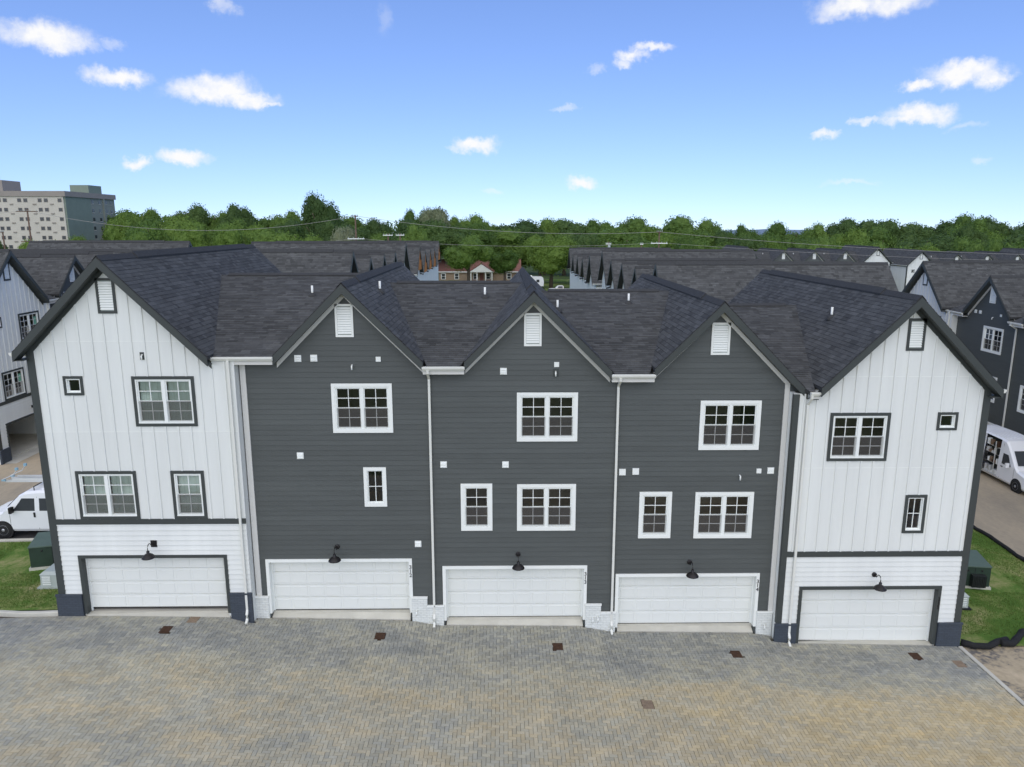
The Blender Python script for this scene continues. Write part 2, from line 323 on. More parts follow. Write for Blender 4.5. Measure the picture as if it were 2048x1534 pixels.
def clip(poly, f):
    out = []; n = len(poly)
    for i in range(n):
        a, b = poly[i], poly[(i + 1) % n]; fa, fb = f(*a), f(*b)
        if fa >= 0: out.append(a)
        if fa * fb < 0:
            k = fa / (fa - fb); out.append((a[0] + (b[0] - a[0]) * k, a[1] + (b[1] - a[1]) * k))
    return out if len(out) > 2 else []
def interp(x, pts):
    if x <= pts[0][0]: return pts[0][1]
    for (a, b), (c, d) in zip(pts, pts[1:]):
        if x <= c: return b + (d - b) * (x - a) / (c - a)
    return pts[-1][1]
def sstep(a, b, x):
    k = max(0., min(1., (x - a) / (b - a))); return k * k * (3 - 2 * k)
WALLGZ = [(-60, .10), (-29, .12), (-22, .42), (-15.2, .56), (-9.45, .45), (-8.75, .26), (-8.15, .20), (-3.24, .08), (-2.1, -.12), (2.85, -.20), (3.95, -.42), (8.93, -.50), (9.5, -.60), (10.2, -.68), (16, -.83), (29, -1.16), (45, -1.7), (400, -2.0)]
LINGZ = [(-60, .10), (-29, .12), (-22, .46), (-16, .60), (16.2, -.80), (29, -1.16), (45, -1.7), (400, -2.0)]
def gz(x, y):
    k = sstep(23.0, 20.0, y) if y < 23 else 0.
    z = interp(x, WALLGZ) * (1 - k) + interp(x, LINGZ) * k
    return z - .01 * max(0., min(y, 260) - 45) - .012 * max(0., min(y, 200) - 60) * sstep(20, 50, x)

# ------------------------------------------------------------------ townhouses
def shingles(mb, poly, zf, down, rnd, e=.15):
    """laminated shingle tabs over plan polygon poly; zf(x, y) roof height; down = unit plan vector pointing down the slope"""
    dx, dy = down; g = zf(0, 0) - zf(dx, dy); slope = abs(g); ep = e / math.sqrt(1 + slope * slope)
    S = [x * dx + y * dy for x, y in poly]; T = [-x * dy + y * dx for x, y in poly]
    smax, smin, tmin, tmax = max(S), min(S), min(T), max(T)
    k = 0; s1 = smax
    while s1 > smin:
        s0 = s1 - ep; t = tmin - rnd.uniform(0, .3)
        while t < tmax:
            w = rnd.choice((.16, .22, .3, .36, .5)); tone = min(1, max(0, rnd.gauss(.5, .26))); lift = rnd.choice((.010, .010, .019))
            q = [(s1, t), (s1, t + w), (s0, t + w), (s0, t)]
            pl = [(s * dx - u * dy, s * dy + u * dx) for s, u in q]
            P = poly
            # clip the tab by the (convex) roof polygon
            c = pl; area = sum(poly[i][0] * poly[(i + 1) % len(poly)][1] - poly[(i + 1) % len(poly)][0] * poly[i][1] for i in range(len(poly)))
            sg = 1 if area > 0 else -1
            for i in range(len(poly)):
                a, b = poly[i], poly[(i + 1) % len(poly)]
                c = clip(c, lambda x, y: sg * ((b[0] - a[0]) * (y - a[1]) - (b[1] - a[1]) * (x - a[0])) + 1e-9)
                if not c: break
            if c:
                def top(x, y):
                    s = x * dx + y * dy; return zf(x, y) + .004 + lift * (s - s0) / ep
                mb.add([(x, y, top(x, y)) for x, y in c], [tuple(range(len(c)))], tone)
                lo = [p for p in c if abs(p[0] * dx + p[1] * dy - s1) < 1e-5]
                if len(lo) == 2:
                    (xa, ya), (xb, yb) = lo
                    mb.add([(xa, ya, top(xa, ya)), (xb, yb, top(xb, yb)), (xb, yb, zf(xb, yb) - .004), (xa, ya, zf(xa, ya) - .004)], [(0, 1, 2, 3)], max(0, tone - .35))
            t += w
        s1 = s0

def window(par, yf, x0, x1, z0, z1, n=2, kind='dh', casing=.1, cas='whitetrim', blind=False, lod=False, sticker=False):
    MBF = MB; c = casing if kind != 'sq' else .085
    w = MBF().box(x0, x1, yf - .05, yf + .01, z1 - c, z1).box(x0, x1, yf - .05, yf + .01, z0, z0 + c).box(x0, x0 + c, yf - .05, yf + .01, z0 + c, z1 - c).box(x1 - c, x1, yf - .05, yf + .01, z0 + c, z1 - c)
    w = w.build('window', M[cas], par)
    a0, a1, b0, b1 = x0 + c, x1 - c, z0 + c, z1 - c
    fr = MBF(); f = .045 if kind == 'dh' else .03; ya, yb = yf - .035, yf + .08
    fr.box(a0, a1, ya, yb, b1 - f, b1).box(a0, a1, ya - .012, yb, b0, b0 + f).box(a0, a0 + f, ya, yb, b0 + f, b1 - f).box(a1 - f, a1, ya, yb, b0 + f, b1 - f)
    mw = .10; uw = (a1 - a0 - 2 * f - mw * (n - 1)) / n
    for i in range(1, n):
        xm = a0 + f + i * uw + (i - 1) * mw; fr.box(xm, xm + mw, ya, yb, b0 + f, b1 - f)
    fr.build('frame', M['vinyl'], w)
    zs = [(b0 + f, b1 - f, yf + .03)] if kind != 'dh' else [((b0 + b1) / 2 - .02, b1 - f, yf + .0), (b0 + f, (b0 + b1) / 2 + .02, yf + .035)]
    cols, rows = (1, 1) if kind == 'sq' else (2, 2)
    scr = MBF(); sashes = MBF(); munt = MBF(); panes = MBF()
    for i in range(n):
        u0 = a0 + f + i * (uw + mw); u1 = u0 + uw
        for j, (s0, s1, y) in enumerate(zs):
            b = .038 if kind == 'dh' else .024
            sa = sashes if lod else MBF()
            sa.box(u0, u1, y, y + .035, s1 - b, s1).box(u0, u1, y, y + .035, s0, s0 + b).box(u0, u0 + b, y, y + .035, s0 + b, s1 - b).box(u1 - b, u1, y, y + .035, s0 + b, s1 - b)
            if not lod: sa.build('sash', M['vinyl'], w)
            g0, g1, h0, h1 = u0 + b, u1 - b, s0 + b, s1 - b
            mm = munt if lod else MBF()
            if cols == 2:
                xm, zm = (g0 + g1) / 2, (h0 + h1) / 2
                mm.box(xm - .011, xm + .011, y + .006, y + .024, h0, h1).box(g0, xm - .011, y + .0065, y + .0235, zm - .011, zm + .011).box(xm + .011, g1, y + .0065, y + .0235, zm - .011, zm + .011)
            if not lod: mm.build('muntin', M['vinyl'], w)
            for ci in range(cols if not lod else 1):
                for ri in range(rows if not lod else 1):
                    p = panes if lod else MBF(); cc, rr = (cols, rows) if not lod else (1, 1)
                    px0 = g0 + (g1 - g0) * ci / cc; px1 = g0 + (g1 - g0) * (ci + 1) / cc; pz0 = h0 + (h1 - h0) * ri / rr; pz1 = h0 + (h1 - h0) * (ri + 1) / rr
                    p.quad((px0, y + .028, pz0), (px1, y + .028, pz0), (px1, y + .028, pz1), (px0, y + .028, pz1))
                    if not lod: p.build('pane', M['glass'], w)
            if kind == 'dh' and j == 1: scr.quad((g0 - .015, yf - .004, h0 - .015), (g1 + .015, yf - .004, h0 - .015), (g1 + .015, yf - .004, h1 + .03), (g0 - .015, yf - .004, h1 + .03))
        if sticker and i == 1: MBF().box(u1 - .34, u1 - .1, yf + .022, yf + .0262, b1 - .75, b1 - .25).build('sticker', M['cyan'], w)
        if blind:
            bl = MBF(); z = b0 + f + .03
            while z < b1 - f:
                bl.quad((u0 + .03, yf + .105, z), (u1 - .03, yf + .105, z), (u1 - .03, yf + .122, z + .042), (u0 + .03, yf + .122, z + .042)); z += .043
            for xx in (.25, .75): bl.box(u0 + uw * xx - .01, u0 + uw * xx + .01, yf + .098, yf + .102, b0 + f, b1 - f)
            bl.build('blind', M['blind'], w)
    if lod:
        sashes.build('sash', M['vinyl'], w); munt.build('muntin', M['vinyl'], w); panes.build('pane', M['glass'], w)
    scr.build('insect_screen', M['screen'], w)
    return (x0 + c * .7, x1 - c * .7, z0 + c * .7, z1 - c * .7)

PANEL = {}
def garage(par, yf, x0, x1, z0, z1, dark, gap=0., lod=False):
    """x0..x1, z0..z1 is the clear opening"""
    c = .11; cm = M['darktrim'] if dark else M['whitetrim']
    fr = MB().box(x0 - c, x0, yf - .05, yf + .22, z0, z1 + c).box(x1, x1 + c, yf - .05, yf + .22, z0, z1 + c).box(x0, x1, yf - .05, yf + .22, z1, z1 + c)
    g = fr.build('garage_door', cm, par)
    yd = yf + .22; zb = z0 + gap; st = MB().box(x0, x0 + .05, yd - .04, yd + .02, z0, z1).box(x1 - .05, x1, yd - .04, yd + .02, z0, z1).box(x0 + .05, x1 - .05, yd - .04, yd + .02, z1 - .05, z1)
    st.build('weather_strip', M['vinyl'], g)
    n = 4; h = (z1 - zb) / n
    for j in range(n):
        a = zb + j * h
        MB().prism([(x0 + .01, yd + .03, a + .004), (x0 + .01, yd, a + .016), (x0 + .01, yd, a + h - .016), (x0 + .01, yd + .03, a + h - .004), (x0 + .01, yd + .06, a + h - .004), (x0 + .01, yd + .06, a + .004)], (x1 - x0 - .02, 0, 0)).build('door_section', M['door'], g)
    MB().box(x0 + .01, x1 - .01, yd + .002, yd + .05, zb - .02, zb + .004).build('bottom_seal', M['rubber'], g)
    pw = (x1 - x0 - .16) / 8; key = (round(pw, 3), round(h, 3))
    if key not in PANEL:
        off = MB.OFF; MB.OFF = Vector((0, 0, 0)); a, b = pw / 2 - .05, h / 2 - .085
        m = MB(); d = .03
        ring = lambda a, b, y: [(-a, y, -b), (a, y, -b), (a, y, b), (-a, y, b)]
        # stamped panel: a groove runs round a raised field
        m.add(ring(a + .012, b + .012, -.001) + ring(a, b, -.012) + ring(a - d, b - d, -.009), [(i, (i + 1) % 4, 4 + (i + 1) % 4, 4 + i) for i in range(4)] + [(4 + i, 4 + (i + 1) % 4, 8 + (i + 1) % 4, 8 + i) for i in range(4)] + [(8, 9, 10, 11)])
        PANEL[key] = m.mesh('panel', M['door']); MB.OFF = off
    if lod: 
        return
    for j in range(n):
        for i in range(8):
            o = bpy.data.objects.new('panel', PANEL[key]); COL.objects.link(o); o.parent = g
            o.location = Vector((x0 + .08 + pw * (i + .5), yd, zb + (j + .5) * h)) - MB.OFF

def louver(par, yf, x0, x1, z0, z1, dark):
    c = .08 if dark else .07
    l = MB().box(x0, x1, yf - .05, yf + .01, z1 - c, z1).box(x0, x1, yf - .05, yf + .01, z0, z0 + c).box(x0, x0 + c, yf - .05, yf + .01, z0 + c, z1 - c).box(x1 - c, x1, yf - .05, yf + .01, z0 + c, z1 - c)
    l = l.build('gable_vent', M['darktrim'] if dark else M['whitetrim'], par)
    a0, a1, b0, b1 = x0 + c, x1 - c, z0 + c, z1 - c
    MB().box(a0, a1, yf - .02, yf + .01, b0, b1).build('backing', M['utility'], l)  # darker grey puts the shadow gaps between the slats into colour
    n = 11; h = (b1 - b0 - .06) / n
    for i in range(n):
        z = b0 + .03 + i * h
        MB().prism([(a0 + .004, yf - .021, z + h * .92), (a0 + .004, yf - .021, z + h * .1), (a0 + .004, yf - .056, z + h * .1)], (a1 - a0 - .008, 0, 0)).build('slat', M['vinyl'], l)

def wall_vent(par, yf, x, z, s=.22, plain=False, mat='vinyl'):
    v = MB().box(x - s / 2, x + s / 2, yf - .045, yf - .005, z - s / 2, z + s / 2).build('wall_vent', M[mat], par)
    if not plain:
        for i in range(3):
            zz = z - s * .36 + i * s * .26
            MB().prism([(x - s * .4, yf - .046, zz + s * .2), (x - s * .4, yf - .046, zz), (x - s * .4, yf - .075, zz + .01)], (s * .8, 0, 0)).build('flap', M[mat], v)
def drain_pipe(par, yf, x, z, plate):
    if plate: MB().box(x - .11, x + .07, yf - .035, yf - .005, z - .11, z + .13).build('pipe_plate', M['darktrim'], par)
    MB().tube([(x - .03, yf - .0, z + .05), (x - .03, yf - .09, z + .05), (x - .03, yf - .11, z + .03), (x - .03, yf - .11, z - .1)], .024, 8).build('drain_pipe', M['vinyl'], par, True)
def barn_lamp(par, yf, x, z, square=False):
    if square: p = MB().box(x - .10, x + .10, yf - .045, yf - .005, z - .12, z + .12)
    else: p = MB().lathe((x, yf, z), [(.085, -.005), (.085, -.05), (.05, -.065)], 18, 'y')
    p = p.build('wall_lamp', M['black'], par)
    pts = [(x, yf - .05, z)] + [(x, yf - .10 - .36 * k / 10, z + .0 + .13 * math.sin(math.pi * .95 * k / 10) * (1 if k else 0)) for k in range(0, 11)]
    pts = [(x, yf - .05, z), (x, yf - .12, z - .02), (x, yf - .18, z - .02), (x, yf - .24, z + .05), (x, yf - .30, z + .12), (x, yf - .38, z + .14), (x, yf - .45, z + .10), (x, yf - .48, z + .02), (x, yf - .48, z - .08)]
    MB().tube(pts, .014, 8).build('arm', M['black'], p, True)
    c = (x, yf - .48, z - .30)
    MB().lathe(c, [(.035, .24), (.05, .22), (.05, .15), (.09, .13), (.15, .09), (.20, .03), (.215, 0), (.205, .0), (.19, .03), (.14, .08), (.05, .12)], 26).build('shade', M['black'], p, True)
    MB().lathe(c, [(.02, .12), (.045, .08), (.05, .04), (.03, .01)], 14).build('bulb', M['lens'], p, True)
def downspout(par, pts, w=.04):
    MB().tube(pts, w * 1.35, 4).build('downspout', M['gutter'], par)
def gutter(par, p0, p1, out):
    """K-style trough from p0 to p1 (top back edge), opening away along out"""
    p0, p1, out = Vector(p0), Vector(p1), Vector(out)
    prof = [(0, 0), (0, -.105), (.07, -.105), (.105, -.045), (.105, 0), (.115, 0), (.115, -.05), (.075, -.115), (-.008, -.115), (-.008, 0)]
    m = MB(); m.prism([p0 + out * a + Vector((0, 0, b)) for a, b in prof], p1 - p0); d = (p1 - p0).normalized() * .006
    cap = [(0, -.001), (0, -.104), (.07, -.104), (.104, -.045), (.104, -.001)]
    m.prism([p0 + out * a + Vector((0, 0, b)) for a, b in cap], d).prism([p1 + out * a + Vector((0, 0, b)) for a, b in cap], -d)
    m.build('gutter', M['gutter'], par)

def house(name, label, P, lod=False, seed=1, rear='white'):
    rnd = random.Random(seed)
    xl, xr, yf, zb = P['xl'], P['xr'], P['yf'], P['zb']; xa, za, xtl, xtr = P['xa'], P['za'], P['xtl'], P['xtr']
    dark = P['dark']                                      # dark house body; else white board-and-batten end house
    D = P.get('depth', 13.3); ybk = P['yback']; ym = P['ymid']; yg = yf - .4; ygb = ybk + .4
    MB.OFF = Vector(P['origin'])
    H = thing(name, label, 'house', P['origin'])
    body, trim = (M['dark'], M['whitetrim']) if dark else (M['white'], M['darktrim'])
    segL, segR = P.get('segL'), P.get('segR')             # (ye, ze, zr) of the low roof left / right of the gable
    # ---------------- wall outline
    zaw = za - .20
    zL = segL[1] - .12 if segL else zaw - (xa - xl); zR = segR[1] - .12 if segR else zaw - (xr - xa)
    lo = lambda z: xl if z <= zL else xa - (zaw - z)
    hi = lambda z: xr if z <= zR else xa + (zaw - z)
    holes = []
    for wdw in P['windows']: holes.append(window(H, yf, *wdw[:4], **wdw[4], lod=lod, cas='whitetrim' if dark else 'darktrim'))
    g = P.get('garage')
    if g:
        garage(H, yf, *g[:4], not dark, gap=g[4] if len(g) > 4 else 0., lod=lod); holes.append((g[0] - .02, g[1] + .02, g[2] - 2, g[3] + .02))
    def cells(z0, z1, hs):
        br = sorted({z0, z1} | {z for h in hs for z in h[2:4] if z0 < z < z1} | {z for z in (zL, zR) if z0 < z < z1})
        out = []
        for a, b in zip(br, br[1:]):
            m = (a + b) / 2; a_, b_ = a + 1e-6, b - 1e-6
            iv = [(lo(a_), lo(b_), hi(a_), hi(b_))]
            for h in hs:
                if h[2] < m < h[3]:
                    nv = []
                    for l0, l1, r0, r1 in iv:
                        if h[1] <= min(l0, l1) or h[0] >= max(r0, r1): nv.append((l0, l1, r0, r1)); continue
                        if h[0] > max(l0, l1): nv.append((l0, l1, h[0], h[0]))
                        if h[1] < min(r0, r1): nv.append((h[1], h[1], r0, r1))
                    iv = nv
            out += [(a, b, *i) for i in iv if i[2] - i[0] > 1e-4]
        return out
    zbot = zb - .7
    W = MB()
    for a, b, l0, l1, r0, r1 in cells(zbot, zaw, holes): W.pxz([(l0, a), (r0, a), (r1, b), (l1, b)], yf, yf + .14)
    W2 = MB()
    for a, b, l0, l1, r0, r1 in cells(zbot, zaw, []): W2.pxz([(l0, a), (r0, a), (r1, b), (l1, b)], ybk - .14, ybk)
    W2.build('rear_wall', M['white'] if lod else body, H)
    W.box(xl, xl + .14, yf + .14, ybk - .14, zbot, zL).box(xr - .14, xr, yf + .14, ybk - .14, zbot, zR)
    W.build('wall', body, H)
    MB().box(xl + .15, xr - .15, yf + .15, ybk - .15, zb - .1, zb).build('garage_floor', M['concrete'], H)
    for zz in (zb + 2.9, zb + 6.0): MB().box(xl + .15, xr - .15, yf + .26, ybk - .15, zz, zz + .1).build('storey_floor', M['inside'], H)
    MB().box(xl + .2, xr - .2, yf + 4.2, yf + 4.3, zb, zb + 8.6).build('inner_wall', M['inside'], H)
    # ---------------- lap siding boards
    ztop_lap = zaw if dark else P['band'][0]
    boards = []; z = P['lap0']; lap = .021 if dark else .032
    while z < ztop_lap - .02:
        z1 = min(z + .1775, ztop_lap); pieces = []
        for c in cells(z, z1, holes):
            if c[1] - c[0] < .002: continue
            for p in pieces:
                if any(abs(q[1] - c[0]) < 1e-5 and min(q[4], c[4]) - max(q[2], c[2]) > .01 for q in p): p.append(c); break
            else: pieces.append([c])
        for p in pieces:
            m = MB()
            for a, b, l0, l1, r0, r1 in p:
                ya, yb_ = [yf - (lap - (lap - .005) * (q - z) / .1775) for q in (a, b)]
                m.quad((l0, ya, a), (r0, ya, a), (r1, yb_, b), (l1, yb_, b))
                if abs(a - z) < 1e-6: m.quad((l0, ya, a), (r0, ya, a), (r0, yf - .001, a), (l0, yf - .001, a))
            if lod: boards.append(m)
            else: m.build('siding_board', body, H)
        z = z1
    if lod:
        J = MB()
        for m in boards:
            b = len(J.v); J.v += m.v; J.f += [tuple(i + b for i in f) for f in m.f]; J.t += m.t
        J.build('lap_siding', body, H, kind='stuff')
    if not dark:                                          # board and batten above the band
        b0, b1 = P['band']; MB().box(xl, xr - (.0 if not P.get('band_x1') else xr - P['band_x1']), yf - .055, yf - .002, b0, b1).build('band_board', M['darktrim'], H)
        sea = [b1] + [s for s in P['seams']] + [zaw]
        for i, (s0, s1) in enumerate(zip(sea, sea[1:])):
            m = MB()
            for a, b, l0, l1, r0, r1 in cells(s0, s1 - (.006 if i < len(sea) - 2 else 0), holes): m.pxz([(l0, a), (r0, a), (r1, b), (l1, b)], yf - .012, yf - .001)
            m.build('siding_panel', M['white'], H)
            if i: MB().box(lo(s0) + .02, hi(s0) - .02, yf - .018, yf - .0125, s0 - .016, s0 + .002).build('seam_flashing', M['whitetrim'], H)
        x = xl + P['bat0']; allb = MB()
        while x < xr - .05:
            zt = zaw - abs(x - xa) - .05 if (x > xa - (zaw - zL) and x < xa + (zaw - zR)) else (zL if x < xa else zR)
            iv = [(b1, zt)]
            for wd in P['windows'] + [P['louver']]:
                if wd[0] - .03 < x < wd[1] + .03:
                    nv = []
                    for a, b in iv:
                        if wd[3] <= a or wd[2] >= b: nv.append((a, b)); continue
                        if wd[2] > a: nv.append((a, wd[2]))
                        if wd[3] < b: nv.append((wd[3], b))
                    iv = nv
            for a, b in iv:
                m = allb if lod else MB()
                m.box(x - .027, x + .027, yf - .042, yf - .0125, a, b)
                if not lod: m.build('batten', M['white'], H)
            x += .4115
        if lod: allb.build('battens', M['white'], H, kind='stuff')
    # ---------------- corner boards
    for x0, x1, z0, z1, mt in P.get('corners', []): MB().box(x0, x1, yf - .052, yf + .10, z0, z1).build('corner_board', M[mt], H)
    # ---------------- brick bases
    for x0, x1, ztop in P.get('brick', []):
        bm_ = M['brickwhite'] if dark else M['brickdark']
        b = MB().box(x0, x1, yf - .11, yf - .001, zb - .8, ztop).build('brick_base', bm_, H)
        MB().box(x0 - .015, x1 + .015, yf - .135, yf - .06, ztop - .01, ztop + .05).build('sill_cap', M['whitetrim'] if dark else M['brickdark'], b)
    # ---------------- rake fascia, frieze, soffit
    fm = M['darktrim']; frm = M['cream'] if dark else M['darktrim']
    for s, xt in ((-1, xtl), (1, xtr)):
        if xt is None: continue
        run = abs(xt - xa); zt = za - run
        for (ya, yb_) in ((yg - .03, yg), (ygb, ygb + .03)):
            MB().pxz([(xa, za - .03), (xa + s * run, zt - .03), (xa + s * run, zt - .26), (xa + s * (run - .0), zt - .30), (xa, za - .32)], ya, yb_).build('rake_fascia', fm, H)
        MB().prism([(xa, yg, za - .30), (xa + s * run, yg, zt - .30), (xa + s * run, yg, zt - .27), (xa, yg, za - .27)], (0, .37, 0)).build('soffit', fm, H)
        rw = min(run, (xa - xl) if s < 0 else (xr - xa)) - .02
        MB().pxz([(xa, za - .25), (xa + s * rw, za - .25 - rw), (xa + s * rw, za - .47 - rw), (xa, za - .47)], yf - .05, yf - .002).build('frieze_board', frm, H)
    # ---------------- roof planes (plan polygons)
    gab = lambda x, y: za - abs(x - xa)
    RF, SH = MB(), MB()
    def plane(poly, zf, down):
        if len(poly) < 3: return
        RF.prism([(x, y, zf(x, y) - .11) for x, y in poly], (0, 0, .11))
        shingles(SH, poly, zf, down, rnd)
    def main(seg):
        ye, ze, zr = seg; k = (zr - ze) / (ym - ye); return (lambda x, y: ze + k * (y - ye)), (lambda x, y: zr - k * (y - ym))
    ribs = []
    for s, xt, seg, party in ((-1, xtl, segL, xl), (1, xtr, segR, xr)):
        fz = (lambda s: (lambda x, y: za - s * (x - xa)))(s)
        run = abs(xt - xa)
        for y0, y1, which in ((yg, ym, 0), (ym, ygb, 1)):
            poly = [(xa, y0), (xa + s * run, y0), (xa + s * run, y1), (xa, y1)]
            if seg:
                mz = main(seg)[which]; poly2 = clip(poly, lambda x, y: fz(x, y) - mz(x, y) + .02)
                plane(poly2, fz, (s, 0))
                if s < 0:                                 # the low roof up to the neighbour's gable belongs to the house on its right
                    nx, nz, nt = P['nb']; ya_, yb_ = (seg[0], ym) if which == 0 else (ym, ybk + .4)
                    q = [(xa, ya_), (nx, ya_), (nx, yb_), (xa, yb_)]
                    q = clip(q, lambda x, y: mz(x, y) - fz(x, y) + .02); q = clip(q, lambda x, y: mz(x, y) - (nz - (x - nx)) + .02)
                    plane(q, mz, (0, -1) if which == 0 else (0, 1))
            else: plane(poly, fz, (s, 0))
        if seg and s < 0:
            x0, x1 = P['nb'][0] + (P['nb'][1] - seg[2]), xa - (za - seg[2])
            if x1 - x0 > .9: ribs.append((x0 + .3, x1 - .45, seg[2]))
    roof = RF.build('roof', M['cap'], H); SH.build('shingles', M['shingle'], roof, kind='stuff')
    cp = lambda y0, y1, w, t: MB().prism([(xa - w, y0, za - w + .025), (xa, y0, za + .03), (xa + w, y0, za - w + .025), (xa + w, y0, za - w + .025 + t), (xa, y0, za + .03 + t * 1.2), (xa - w, y0, za - w + .025 + t)], (0, y1 - y0, 0))
    cp(yg, ygb, .15, .012).build('ridge_cap', M['cap'], roof)
    cp(yg + 2.3, ygb - 1.2, .17, .055).build('ridge_vent', M['cap'], roof)
    for x0, x1, zr in ribs:
        MB().prism([(x0, ym - .16, zr - .03), (x0, ym, zr + .03), (x0, ym + .16, zr - .03), (x0, ym + .16, zr + .01), (x0, ym, zr + .085), (x0, ym - .16, zr + .01)], (x1 - x0, 0, 0)).build('ridge_vent', M['cap'], roof)
    # ---------------- eaves: soffit + fascia + gutters
    for s, xt, seg, party in ((-1, xtl, segL, xl), (1, xtr, segR, xr)):
        if seg:
            if s > 0: continue
            ye, ze, zr = seg; x0, x1 = P['nb'][2], xt
            if x1 - x0 > .05:
                MB().box(x0, x1, ye + .0, yf - .03, ze - .27, ze - .24).build('eave_soffit', frm, H)
                MB().box(x0, x1, ye - .0, ye + .025, ze - .24, ze - .09).build('eave_fascia', M['cream'], H)
                gutter(H, (x0 - .02, ye - .008, ze - .01), (x1 + .02, ye - .008, ze - .01), (0, -1, 0))
        else:
            ze = za - abs(xt - xa); MB().box(*sorted((xt - s * .03, xt - s * .28)), yg + .03, ygb - .03, ze - .29, ze - .26).build('eave_soffit', fm, H)
            gutter(H, (xt + s * .01, yg + .02, ze - .02), (xt + s * .01, ygb - .02, ze - .02), (s, 0, 0))
    # ---------------- small things on the wall
    if P.get('louver'): louver(H, yf, *P['louver'], not dark)
    for v in P.get('vents', []): wall_vent(H, yf, *v)
    for v in P.get('pipes', []): drain_pipe(H, yf, *v)
    for v in P.get('bibs', []): drain_pipe(H, yf - .11, *v, False)
    for v in P.get('lamps', []): barn_lamp(H, yf, *v)
    for d in P.get('spouts', []): downspout(H, d)
    for x, y, z in P.get('stacks', []):
        st = MB().lathe((x, y, z), [(.042, -.15), (.042, .36), (.032, .36), (.032, .2)], 12).build('vent_pipe', M['vinyl'], H, True)
        MB().lathe((x, y, z), [(.20, -.09), (.15, -.0), (.06, .07), (.05, .09)], 12).build('flashing', M['cap'], st)
    if P.get('number'):
        txt, x, zt, mt = P['number']
        cu = bpy.data.curves.new('house_number', 'FONT'); cu.body = '\n'.join(txt); cu.size = .19; cu.extrude = .006; cu.align_x = 'CENTER'; cu.space_line = .80
        to = bpy.data.objects.new('tmp', cu); COL.objects.link(to)
        me = bpy.data.meshes.new_from_object(to.evaluated_get(bpy.context.evaluated_depsgraph_get())); bpy.data.objects.remove(to); me.name = 'house_number'
        me.materials.clear(); me.materials.append(M[mt]); o = bpy.data.objects.new('house_number', me); COL.objects.link(o); o.parent = H
        o.location = Vector((x, yf - .060, zt - .15)) - MB.OFF; o.rotation_euler = (R(90), 0, 0)
    MB.OFF = Vector((0, 0, 0))
    return H

